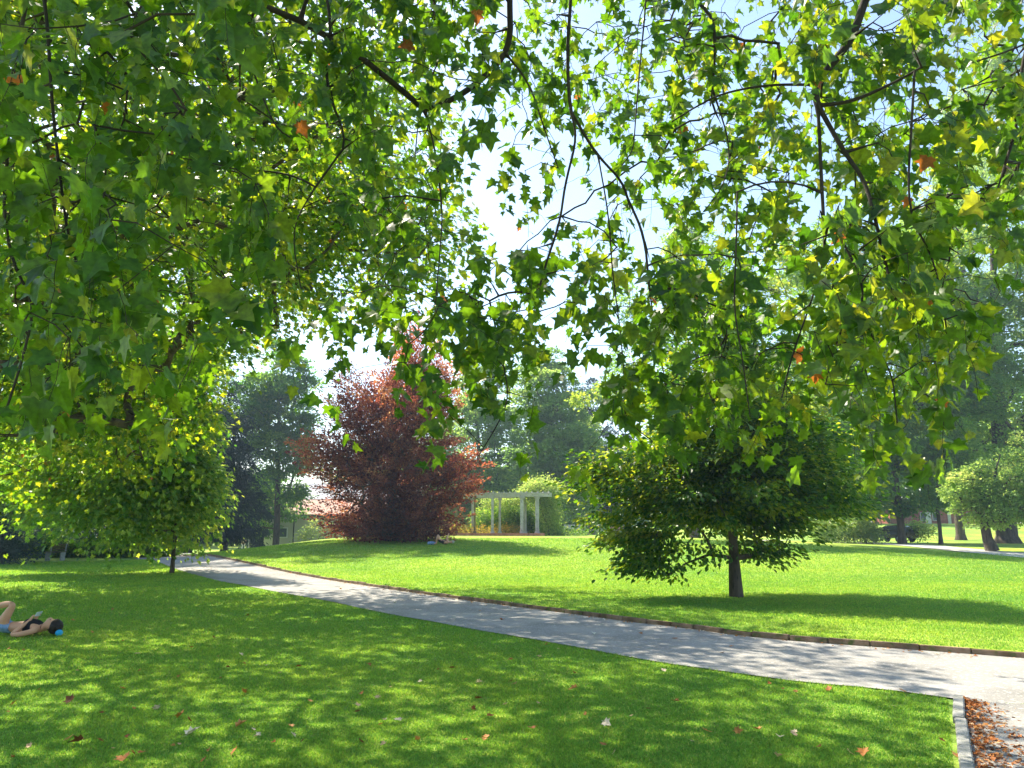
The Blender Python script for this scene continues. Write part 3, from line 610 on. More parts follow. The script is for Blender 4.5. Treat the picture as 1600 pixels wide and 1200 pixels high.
TR = [  # traced limbs: (radius start, end in metres, depth start, end, points)
 (.038, .026, 5.6, 5.4, [(1372, -60), (1352, 0), (1332, 60), (1300, 100), (1270, 135), (1278, 165)]),
 (.012, .006, 5.4, 5.8, [(1270, 132), (1200, 132), (1130, 145), (1090, 165), (1050, 190)]),
 (.017, .008, 5.4, 5.0, [(1278, 165), (1330, 160), (1400, 128), (1440, 105)]),
 (.011, .005, 5.4, 5.0, [(1280, 168), (1286, 330), (1290, 400), (1268, 470), (1236, 560), (1222, 620)]),
 (.020, .008, 5.4, 4.9, [(1282, 168), (1320, 240), (1350, 280), (1365, 330), (1385, 420), (1400, 470)]),
 (.010, .005, 5.0, 4.8, [(1426, 112), (1424, 200), (1418, 300), (1428, 350), (1462, 410), (1480, 520)]),
 (.012, .006, 5.5, 5.2, [(1660, -30), (1600, 60), (1592, 190), (1560, 290), (1550, 330)]),
 (.012, .007, 6.0, 6.3, [(1690, 20), (1600, 72), (1520, 98)]),
 (.012, .006, 6.0, 5.8, [(893, -60), (892, 0), (886, 80), (890, 170), (903, 212), (882, 290), (876, 345), (850, 420), (835, 480)]),
 (.007, .004, 6.2, 6.0, [(903, 212), (930, 240), (975, 285), (985, 330)]),
 (.009, .005, 6.4, 6.0, [(1012, -50), (1008, 20), (1000, 100), (992, 200), (990, 235), (972, 258)]),
 (.012, .006, 6.5, 6.2, [(1060, -50), (1092, 2), (1118, 35), (1116, 120), (1110, 165)]),
 (.008, .004, 6.4, 6.0, [(1150, 160), (1143, 230), (1132, 290), (1100, 330)]),
 (.012, .009, 6.0, 6.3, [(797, -60), (796, 0), (798, 70), (770, 110), (712, 155), (662, 170)]),
 (.010, .005, 6.1, 6.1, [(800, 78), (828, 130), (850, 200), (872, 262)]),
 (.007, .0035, 6.3, 6.1, [(662, 172), (680, 230), (692, 330), (688, 385), (680, 480), (678, 520)]),
 (.007, .004, 6.0, 5.7, [(935, 240), (952, 340), (956, 420), (970, 520), (976, 600), (974, 655), (1018, 688)]),
 (.006, .004, 5.9, 5.7, [(1003, 300), (1008, 370), (1014, 450), (1026, 525), (1050, 650)]),
 (.012, .006, 4.4, 4.0, [(60, -60), (74, 30), (80, 150), (92, 260), (108, 390), (150, 470)]),
 (.012, .006, 4.0, 3.8, [(55, -60), (34, 40), (14, 150), (12, 250), (4, 330), (22, 420), (56, 472), (36, 560), (10, 640)]),
 (.010, .005, 5.0, 4.8, [(372, -60), (378, 0), (386, 80), (402, 130), (430, 200), (452, 214)]),
 (.008, .004, 5.4, 5.2, [(500, -50), (520, 40), (505, 130), (545, 220), (520, 255), (480, 310), (455, 362), (470, 450)]),
 (.040, .026, 7.0, 7.3, [(60, 30), (150, 74), (190, 70), (250, 84), (300, 88)]),
 (.007, .004, 6.0, 5.6, [(765, 470), (785, 560), (796, 620), (780, 660), (748, 712)]),
 (.007, .004, 5.2, 4.8, [(1152, 300), (1150, 400), (1146, 480), (1160, 560), (1172, 650)]),
 (.009, .004, 4.9, 4.7, [(1300, 350), (1330, 400), (1356, 470), (1312, 512), (1290, 600)]),
 (.006, .004, 4.8, 4.6, [(1376, 500), (1380, 560), (1395, 590), (1400, 640), (1402, 660)]),
]
def canopy():
    rng = np.random.default_rng(5)
    root = empty('overhanging_plane_tree', (2.2, -4.0, 0)); off = np.array([2.2, -4.0, 0])
    tag(root, 'plane tree above the viewer whose big-leaved branches hang down across the top of the picture', 'tree')
    sk = Skeleton(rng); base = sk.line([(0, 0, -.2), (.05, .1, 3), (0, .3, 5.6)], -1, .4, 0, .55, .42)
    hubs = []
    for k, (e, r) in enumerate([((-9.5, 8.5, 10.5), .2), ((-5.0, 10.5, 10.6), .18), ((-1.0, 12, 11.2), .2), ((3.5, 11, 10.8), .18), ((7.5, 8, 9.5), .16)]):
        e = np.array(e, float); m = np.array([e[0] * .45, e[1] * .4, 8.2])
        hubs.append(sk.line([sk.P[base], m, e], base, .45, 100 + k, .3, r * .35, .04))
    for k, (r0, r1, d0, d1, pts) in enumerate(TR):
        n = len(pts); W = [at(u, v, d0 + (d1 - d0) * i / (n - 1)) - off for i, (u, v) in enumerate(pts)]
        Pn = np.array(sk.P); dd = np.linalg.norm(Pn - W[0], axis=1) + .5 * np.maximum(0, W[0][2] - Pn[:, 2]); i = int(dd.argmin())
        p = Pn[i]; c = (p + W[0]) / 2 + np.array([0, 0, .25 * np.linalg.norm(p - W[0])])
        if np.linalg.norm(p - W[0]) > .35:
            q = [(1 - t) ** 2 * p + 2 * t * (1 - t) * c + t * t * W[0] for t in np.linspace(0, 1, 6)]
            i = sk.line(q, i, .3, 1 + k, r0 * 1.1, r0, .01)
        Wc = resample(np.array([sk.P[i]] + W[1:]), 4 * n)
        sk.line(list(Wc), i, .12, 1 + k, r0, r1, .006)
    # sprays
    A = []
    for r_, row in enumerate(GRID):
        for c_, ch in enumerate(row):
            dens = int(ch, 16); cnt = int(rng.poisson((dens / 9.) ** 1.35 * ((14 if c_ > 5 else 17) if r_ < 6 else 13)))
            for _ in range(cnt):
                u = (c_ + rng.random()) * 100; v = (r_ + rng.random()) * 100 - 75; d = depth(u, v, rng)
                if rng.random() > (min(d, 9) / 6.5) ** 1.25: continue
                p = at(u, v, d)
                if 655 < u < 800 and 270 < v < 345 or 530 < u < 610 and 340 < v < 470: 
                    if rng.random() < .8: continue
                A.append(p - off)
    n_hang = len(A)
    for _ in range(190):                                    # the rest of the crown, above and beside the frame
        d = rng.uniform(4, 12); u = rng.uniform(-500, 2100); v = rng.uniform(-900, -20)
        if u < -20 or u > 1620: v = rng.uniform(-500, 500)
        A.append(at(u, v, d) - off)
    for _ in range(430): A.append(np.array([rng.uniform(-9.5, -1.5), rng.uniform(4.5, 8.5), rng.uniform(8.6, 11)]) - off)  # unseen sprays added to block the sun from the near left leaves
    for _ in range(480): A.append(np.array([rng.uniform(-10, 3.5), rng.uniform(-5, 4.2), rng.uniform(5.2, 9.5)]) - off)  # unseen sprays added overhead and behind the camera to block sky light
    A = np.array(A)
    order = np.argsort(-A[:, 2] + .3 * np.linalg.norm(A[:, :2], axis=1))
    idx = sk.grow(A, .13, sag=.12, wob=.02, order=order, up=.6)
    LP, LT, LN, LS, LK, PB = [], [], [], [], [], []
    for ia, (a, i) in enumerate(zip(A, idx)):
        big = 1.0 if ia < n_hang else 1.5  # leaves of the out-of-frame sprays enlarged so they block more light
        hor = rng.normal(0, 1, 3) * [1, 1, 0]; dirn = nrm(hor * .45 + np.array([0, 0, -rng.uniform(.35, 1.1)]))
        ln = rng.uniform(.28, .62); m = 5; j = i; last = a
        for k in range(1, m + 1):
            q = a + dirn * ln * k / m + np.array([0, 0, -.10 * (k / m) ** 2]) + rng.normal(0, .008, 3); j = sk.add(q, j)
        nl = int(rng.integers(8, 14))
        for k in range(nl):
            t = (k + .5) / nl; p = a + dirn * ln * t + np.array([0, 0, -.10 * t * t])
            sd = nrm(rng.normal(0, 1, 3) * [1, 1, .5] + np.array([0, 0, -.15])); pet = rng.uniform(.03, .075)
            b_ = p + sd * pet + np.array([0, 0, -.012]); PB.append((p, b_))
            tip = nrm(sd * rng.uniform(.3, .9) + np.array([0, 0, -rng.uniform(.1, 1.1)]) + rng.normal(0, .25, 3))
            LP.append(b_); LT.append(tip); LN.append(rng.normal(0, .5, 3) + np.array([0, -.65, .5])); LS.append(big * rng.uniform(.07, .172) * (1.1 - .3 * t)); LK.append(sk.key[i])
        sk.w[j] += .5
    rad = sk.radii(.0020, .43, .6)
    LP, LT, LN, LS, LK = map(np.array, (LP, LT, LN, LS, LK)); PB = np.array(PB)
    tone = np.clip(.42 + .2 * rng.standard_normal(len(LP)), 0, .8)
    yel = LP[:, 0] + off[0] > 2.0
    tone = np.where(rng.random(len(LP)) < np.where(yel, .16, .015), rng.uniform(.80, .91, len(LP)), tone); tone[rng.random(len(LP)) < .004] = 1
    print('canopy leaves', len(LP), 'sprays', len(A))
    sk.mesh(rad, 'trunk', M['bark'], root, sel=lambda i: sk.key[i] == 0, n=16)
    for key in sorted(set(sk.key)):
        if key == 0: continue
        s_ = LK == key
        br = sk.mesh(rad, 'branch', M['bark_dark'], root, sel=lambda i: sk.key[i] == key, n=7)
        if s_.sum() and br:
            leaves_mesh('foliage', LP[s_], LT[s_], LN[s_], LS[s_], tone[s_], 'plane', M['plane'], br, rng)
            V, F = tubes(PB[s_][:, 0], PB[s_][:, 1], np.full(s_.sum(), .0013), np.full(s_.sum(), .001), 3)
            npmesh('leaf_stalk', V, F, M['green'], br, np.full(len(V), .9)).__setitem__('kind', 'stuff')
    return root
canopy()

# ------------------------------------------------------------------ shrubs, hedge, woodland
def bush(name, label, u, D, Ls, mat, leaf, n_cl, per, seed, tone=(.4, .25), shape='kite', group=None, cat='shrub', spread=.3, trunk=.4):
    return T(name, label, u, D, Ls, trunk_h=trunk, trunk_r=.04, n_cl=n_cl, per=per, leaf=leaf, shape=shape, mat=mat, seed=seed, spread=spread, flatten=.7, droop=.1, tone=tone, group=group, cat=cat, clip_low=.05, sag=0)
bush('hedge', 'clipped dark green hedge running behind the left lawn', 110, 46, [(110, 858, 0, 110, 15, .9), (40, 858, 0, 60, 15, .9), (190, 860, 0, 60, 14, .9), (235, 862, 1, 40, 12, .9)], 'lime', .12, 700, 50, 51, cat='hedge')
bush('grey_shrub', 'grey-green shrub with pale twigs at the left edge of the lawn', 10, 37, [(10, 855, 0, 36, 24, 1), (-30, 850, 0, 50, 34, 1.2)], 'dark', .13, 160, 40, 52, tone=(.8, .2))
bush('silver_shrub', 'silvery shrub behind the hedge, left of the maple trunk', 150, 55, [(150, 838, 0, 34, 20, 1.4), (70, 835, 0, 40, 20, 1.4)], 'dark', .18, 200, 40, 53, tone=(.8, .2))
bush('blossoming_shrub', 'airy yellow-green shrub in front of the pale building', 492, 66, [(480, 835, 0, 16, 16, 1), (510, 830, 0, 26, 22, 1.2), (548, 828, 0, 22, 18, 1)], 'pale', .13, 130, 26, 54, tone=(.85, .2), spread=.26)
bush('low_hedge', 'low green hedge right of the pergola', 868, 56, [(868, 834, 0, 26, 7, .8), (900, 836, 0, 14, 4, .6)], 'green', .12, 120, 40, 55, cat='hedge')
bush('yellow_flower_bed', 'yellow and orange flower bed inside the pergola', 735, 55, [(735, 831, 0, 28, 6, .7), (790, 831, 1, 30, 6, .7), (705, 831, 0, 14, 6, .6)], 'flower', .12, 150, 40, 56, tone=(.65, .3), cat='flower bed')
bush('pergola_shrub', 'dark shrub standing inside the pergola behind its columns', 800, 57.5, [(790, 812, 0, 24, 24, 1), (828, 812, 0, 22, 26, 1), (757, 815, .5, 15, 18, .8)], 'green', .15, 320, 40, 57, tone=(.45, .25))
bush('climbing_vine', 'yellow-green climbing plant piled over the right end of the pergola', 858, 55, [(850, 772, 0, 26, 20, 1.3), (832, 770, 0, 16, 14, 1.2), (858, 800, 0, 15, 36, 1.1), (795, 783, 1.2, 40, 7, .8)], 'pale', .13, 420, 40, 58, tone=(.7, .25), cat='climbing plant')
bush('right_shrub', 'pale leafy shrub below the oak left of its trunk', 1352, 58, [(1350, 828, 0, 26, 16, 1.2), (1300, 828, 0, 30, 18, 1.2), (1430, 826, 4, 22, 10, 1)], 'pale', .16, 220, 40, 59, tone=(.6, .3))

def woodland():
    rng = np.random.default_rng(77); P_, n = [], 0
    Vs, Fs, Ts = [], [], []
    BV, BF = SHAPES['kite']
    for k in range(64):
        ang = -.85 + 1.7 * k / 63 + rng.normal(0, .008); D = rng.uniform(112, 150); x0, y0 = D * math.sin(ang), D * math.cos(ang)
        u = 800 + FPX * math.tan(ang)
        h = rng.uniform(13, 20)
        if 440 < u < 560: h = rng.uniform(7, 9)
        if 200 < u < 440 or 560 < u < 1000: h *= .85
        z0 = h1(x0, y0); m = 1500
        d = nrm(rng.standard_normal((m, 3))); r = rng.random(m) ** .45
        c = np.array([x0, y0, z0 + h * .5]) + d * r[:, None] * [5.5, 4, h * .52]
        Tt = nrm(d + rng.normal(0, .7, (m, 3))); Nn = nrm(rng.normal(0, .6, (m, 3)) + [0, 0, 1]); X = nrm(np.cross(Tt, Nn)); Z = np.cross(X, Tt)
        s_ = rng.uniform(.6, 1.3, m)[:, None, None]
        V = c[:, None] + s_ * (BV[None, :, 0:1] * X[:, None] + BV[None, :, 1:2] * Tt[:, None] + BV[None, :, 2:3] * Z[:, None])
        Vs.append(V.reshape(-1, 3)); Fs.append((np.arange(m)[:, None, None] * 4 + BF[None]).reshape(-1, 3) + n); n += m * 4
        Ts.append(np.repeat(np.clip(.4 + .25 * rng.standard_normal(m), 0, 1), 4))
    tag(npmesh('woodland', np.vstack(Vs), np.vstack(Fs), M['green'], None, np.concatenate(Ts)), 'far-off hazy woodland closing the park behind everything', 'woodland', kind='stuff')
woodland()

# ------------------------------------------------------------------ pergola
def pergola():
    c0 = at(800, 838, 52.5); cx, cy = c0[0], c0[1] + 2.2; bz = h1(cx, cy - 2.2) - .02
    root = empty('pergola', (cx, cy - 2.2, bz)); tag(root, 'curved pergola of pale columns and beams behind the lawn', 'pergola')
    s = 52.5 / 1211.
    def loc(u): return (u - 800) * s
    hb = 2.60
    # front columns
    def col(x, y, w=.17, h=hb, mat='stone'):
        m = MB(); m.box((x, y, h / 2 + .2), (w, w, h - .4 + .4)); m.box((x, y, .15), (w + .1, w + .1, .3)); m.box((x, y, h - .06), (w + .12, w + .12, .12), bev=.02)
        m.build('column', M[mat], root)
    for u, y, w in ((769.5, -.15, .17), (815.5, -.35, .24), (839.5, -.1, .24), (711, 1.3, .12), (741, .6, .12)): col(loc(u), y, w, mat='stone' if w > .13 else 'wood')
    for u in (735, 780, 822): col(loc(u), 2.6, .17)
    # curved beams (front and back), cross slats
    def arc(y_of, z, hgt, th):
        us = np.linspace(668, 862, 25); m = MB()
        for a, b_ in zip(us[:-1], us[1:]):
            p = Vector((loc(a), y_of(a), z)); q = Vector((loc(b_), y_of(b_), z)); d = q - p
            m.box((p + q) / 2, (d.length + .01, th, hgt), rz=math.atan2(d.y, d.x))
        return m
    f = lambda u: -.35 + 1.6 * ((u - 815) / 110) ** 2
    arc(f, hb + .15, .28, .16).build('beam', M['stone'], root)
    arc(lambda u: f(u) + 2.8, hb + .13, .2, .14).build('beam', M['stone'], root)
    for u in np.linspace(674, 858, 22):
        m = MB(); m.box((loc(u), f(u) + 1.4, hb + .28), (.1, 3.5, .16), bev=.01); m.build('slat', M['stone'], root)
    m = MB(); us = np.linspace(688, 850, 14)
    for a, b_ in zip(us[:-1], us[1:]):
        p = Vector((loc(a), f(a) - .35, .06)); q = Vector((loc(b_), f(b_) - .35, .06)); d = q - p
        m.box((p + q) / 2, (d.length - .005, .35, .24), rz=math.atan2(d.y, d.x), bev=.01)
    m.build('plinth', M['redwood'], root)
pergola()

# ------------------------------------------------------------------ buildings
def house():
    p = at(500, 850, 84); z0 = h1(p[0], 84) - .8
    root = empty('low_building', (p[0], 84, z0)); tag(root, 'low pale building with a pinkish tiled roof behind the copper beech', 'building')
    s = 84 / 1211.; x0, x1 = (412 - 500) * s, (690 - 500) * s; e = at(500, 806, 84)[2] - z0; rz_ = at(500, 782, 88)[2] - z0
    m = MB(); m.box(((x0 + x1) / 2, 4.5, e / 2), (x1 - x0, 9, e)); m.build('wall', M['stucco'], root)
    for u in (458, 524, 590):
        m = MB(); m.cyl(((u - 500) * s, -.06, 0), ((u - 500) * s, -.06, e), .06); m.build('downpipe', M['black'], root)
    m = MB(); m.box(((x0 + x1) / 2, 2.0, (e + rz_) / 2 + .1), (x1 - x0 + .9, math.hypot(5.2, rz_ - e), .14), rx=math.atan2(rz_ - e, 5.2)); m.build('roof', M['tile'], root)
    m = MB(); m.box(((x0 + x1) / 2, 7.0, (e + rz_) / 2 + .1), (x1 - x0 + .9, math.hypot(5.2, rz_ - e), .14), rx=-math.atan2(rz_ - e, 5.2)); m.build('roof', M['tile'], root)
    m = MB(); m.box(((x0 + x1) / 2, -.68, e - .02), (x1 - x0 + .9, .14, .16), bev=.03); m.build('gutter', M['black'], root)
    for u in (438, 552):
        w = MB(); w.box(((u - 500) * s, -.02, e * .62), (1.5, .1, 1.1)); fr = w.build('window', M['white'], root)
        w = MB(); w.box(((u - 500) * s, -.09, e * .62), (1.3, .04, .9)); w.build('pane', M['glass'], fr)
    # taller hall behind
    p2 = at(530, 850, 100); z2 = h1(p2[0], 100) - .8; r2 = empty('tall_hall', (p2[0], 100, z2)); tag(r2, 'taller grey-roofed building rising behind the low pale building', 'building')
    e2 = at(530, 790, 100)[2] - z2; t2 = at(530, 757, 104)[2] - z2; w2 = 9
    m = MB(); m.box((1, 4.5, e2 / 2), (2 * w2, 9, e2)); m.build('wall', M['stucco'], r2)
    for sg, yy in ((1, 2.0), (-1, 7.0)):
        m = MB(); m.box((1, yy, (e2 + t2) / 2 + .1), (2 * w2 + .8, math.hypot(5.2, t2 - e2), .16), rx=sg * math.atan2(t2 - e2, 5.2)); m.build('roof', M['roof_grey'], r2)
house()

def redhouse():
    D = 104; p = at(1468, 818, D); z0 = h1(p[0], D) - .3; s = D / 1211.
    root = empty('red_brick_building', (p[0], D, z0)); tag(root, 'red brick building with a white doorway far beyond the right-hand lawn', 'building')
    e = at(1468, 796, D)[2] - z0; x0, x1 = (1395 - 1468) * s, (1540 - 1468) * s
    m = MB(); m.box(((x0 + x1) / 2, 3, e / 2), (x1 - x0, 6, e)); m.build('wall', M['brick'], root)
    m = MB(); m.box(((x0 + x1) / 2, 3, e + .1), (x1 - x0 + .6, 6.6, .2)); m.build('roof', M['roof_grey'], root)
    for u, w in ((1451, .75), (1484, .4)):
        m = MB(); m.box(((u - 1468) * s, -.06, .9), (w, .14, 1.9), bev=.02); d = m.build('door', M['white'], root)
        m = MB(); m.sph(((u - 1468) * s + w * .35, -.16, .95), .04); m.build('handle', M['metal'], d)
    for u in (1443, 1462, 1500, 1516):
        m = MB(); m.box(((u - 1468) * s, -.05, 1.2), (.75, .12, 1.1)); fr = m.build('window', M['white'], root)
        m = MB(); m.box(((u - 1468) * s, -.13, 1.2), (.62, .05, .95)); m.build('pane', M['glass'], fr)
redhouse()

# ------------------------------------------------------------------ lamp, bin, benches, fence, car
def lamp():
    D = 88; p = at(388, 857, D); z0 = h1(p[0], D); top = at(388, 812, D)[2] - z0
    root = empty('street_lamp', (p[0], D, z0)); tag(root, 'park lamp with a white bowl-shaped head at the far end of the path', 'street lamp')
    m = MB(); m.cyl((0, 0, 0), (0, 0, 1.0), .08); m.cyl((0, 0, 1.0), (0, 0, top - .35), .05, .04); m.build('pole', M['metal'], root)
    m = MB(); m.lathe([(.05, top - .38), (.09, top - .34), (.28, top - .1), (.30, top - .05), (.30, top), (.27, top + .03), (0.001, top + .05)]); m.build('lamp_shade', M['white'], root, True)
lamp()
def litter_bin():
    D = 49; p = at(697, 841, D); z0 = h1(p[0], D); root = empty('litter_bin', (p[0], D, z0)); tag(root, 'small wooden litter bin on the grass edge in front of the pergola', 'litter bin')
    m = MB()
    for k in range(14):
        a = 2 * math.pi * k / 14; m.box((.19 * math.cos(a), .19 * math.sin(a), .38), (.075, .025, .5), rz=a + math.pi / 2, bev=.004)
    m.cyl((0, 0, .15), (0, 0, .6), .165, .165, 16); m.build('slatted_body', M['wood'], root)
    m = MB(); m.lathe([(.22, .6), (.23, .63), (.2, .66), (.1, .68), (.001, .69)]); m.build('rim', M['bark_dark'], root, True)
    for sx in (-1, 1): m = MB(); m.cyl((sx * .14, 0, 0), (sx * .14, 0, .16), .025); m.build('leg', M['bark_dark'], root)
litter_bin()
def bench(name, label, u, D, mat, rz=0.0, w=1.8, v=836):
    p = at(u, v, D); z0 = h1(p[0], D); root = empty(name, (p[0], D, z0), rz); tag(root, label, 'bench', 'park benches')
    m = MB()
    for k in range(4): m.box((0, -.2 + .12 * k, .45), (w, .1, .035), bev=.006)
    m.build('seat', M[mat], root)
    m = MB()
    for k in range(3): m.box((0, .27 + .03 * k, .58 + .12 * k), (w, .03, .09), rx=-.2, bev=.006)
    m.build('backrest', M[mat], root)
    for sx in (-1, 1):
        m = MB(); m.box((sx * w * .42, 0, .22), (.06, .42, .44)); m.box((sx * w * .42, .25, .52), (.05, .05, .7), rx=-.15); m.build('leg', M['metal'], root)
bench('park_bench', 'reddish wooden bench beyond the lawn, seen under the left branches of the linden', 968, 66, 'redwood', .1)
bench('park_bench', 'pale wooden bench right of the pergola', 898, 64, 'stone', -.1)
bench('park_bench', 'dark wooden bench in front of the hedge on the left lawn', 90, 41.5, 'wood', .05, .9)
def fence():
    D = 80; x0 = at(868, 830, D)[0]; x1 = at(1010, 830, D)[0]; z0 = h1((x0 + x1) / 2, D); root = empty('garden_fence', ((x0 + x1) / 2, D, z0)); tag(root, 'dark metal fence of thin bars under the trees behind the benches', 'fence')
    L_ = x1 - x0; m = MB()
    for k in range(70): m.box((-L_ / 2 + L_ * k / 69, 0, .65), (.025, .025, 1.3))
    m.build('bars', M['metal'], root).__setitem__('kind', 'stuff')
    for z in (.15, 1.2): m = MB(); m.box((0, .04, z), (L_, .03, .05)); m.build('rail', M['metal'], root)
    for k in range(5): m = MB(); m.box((-L_ / 2 + L_ * k / 4, .08, .72), (.08, .05, 1.44)); m.build('post', M['metal'], root)
fence()
def car():
    D = 63; p = at(1396, 851, D); z0 = h1(p[0], D) + .03; root = empty('parked_car', (p[0], D, z0), R(118)); tag(root, 'small black car parked on the far path behind the oak trunk', 'car')
    prof = [(-1.75, .35), (-1.78, .75), (-1.65, .95), (-1.35, 1.22), (-.9, 1.36), (.1, 1.34), (.75, .98), (1.45, .86), (1.72, .68), (1.76, .35)]
    m = MB(); n = len(prof); L_ = []
    for y, sh in ((-.74, .92), (-.80, 1.0), (.80, 1.0), (.74, .92)):
        L_.append([m.bm.verts.new((x * (.98 if abs(y) < .78 else 1), y * (.80 if z > 1.0 else 1), .35 + (z - .35) * (1 if abs(y) > .78 else .985))) for x, z in prof])
    for a, b_ in zip(L_[:-1], L_[1:]):
        for k in range(n - 1): m.bm.faces.new((a[k], a[k + 1], b_[k + 1], b_[k]))
        m.bm.faces.new((a[-1], a[0], b_[0], b_[-1]))
    m.bm.faces.new(L_[0]); m.bm.faces.new(L_[-1]); m.build('body', M['car'], root)
    for x in (-1.1, 1.12):
        for y in (-.72, .72):
            m = MB(); m.cyl((x, y - .09, .3), (x, y + .12 * (1 if y > 0 else -1) , .3), .3, .3, 20); w = m.build('wheel', M['rubber'], root)
            m = MB(); m.cyl((x, y + (.125 if y > 0 else -.125), .3), (x, y + (.14 if y > 0 else -.14), .3), .18, .18, 16); m.build('rim', M['metal'], w)
    for y in (-.55, .55): m = MB(); m.sph((1.68, y, .7), .11, (.6, 1.3, .8)); m.build('headlight', M['lens'], root)
    m = MB(); m.box((.46, 0, 1.16), (.55, 1.18, .02), ry=R(29)); m.build('windscreen', M['glass'], root)
    for y in (-1, 1): m = MB(); m.box((-.5, y * .725, 1.12), (1.5, .02, .28), rx=-y * R(24)); m.build('side_window', M['glass'], root)
car()

# ------------------------------------------------------------------ people
def skinned(name, nodes, edges, mat, parent=None, root_i=0, sub=2):
    me = bpy.data.meshes.new(name); me.from_pydata([n_[0] for n_ in nodes], edges, []); me.update()
    o = bpy.data.objects.new(name, me); COL.objects.link(o)
    if parent: o.parent = parent
    me.materials.append(mat)
    m = o.modifiers.new('skin', 'SKIN'); m.use_smooth_shade = True
    lay = me.skin_vertices[0] if len(me.skin_vertices) else None
    if lay is None:
        bm = bmesh.new(); bm.from_mesh(me); bm.verts.layers.skin.verify(); bm.to_mesh(me); bm.free(); lay = me.skin_vertices[0]
    for k, n_ in enumerate(nodes):
        r = n_[1]; lay.data[k].radius = r if isinstance(r, tuple) else (r, r); lay.data[k].use_root = (k == root_i); lay.data[k].use_loose = False
    s = o.modifiers.new('sub', 'SUBSURF'); s.levels = sub; s.render_levels = sub
    return o

def chain(nodes, edges, start, items):
    i = start
    for p, r in items: nodes.append((p, r)); edges.append((i, len(nodes) - 1)); i = len(nodes) - 1
    return i

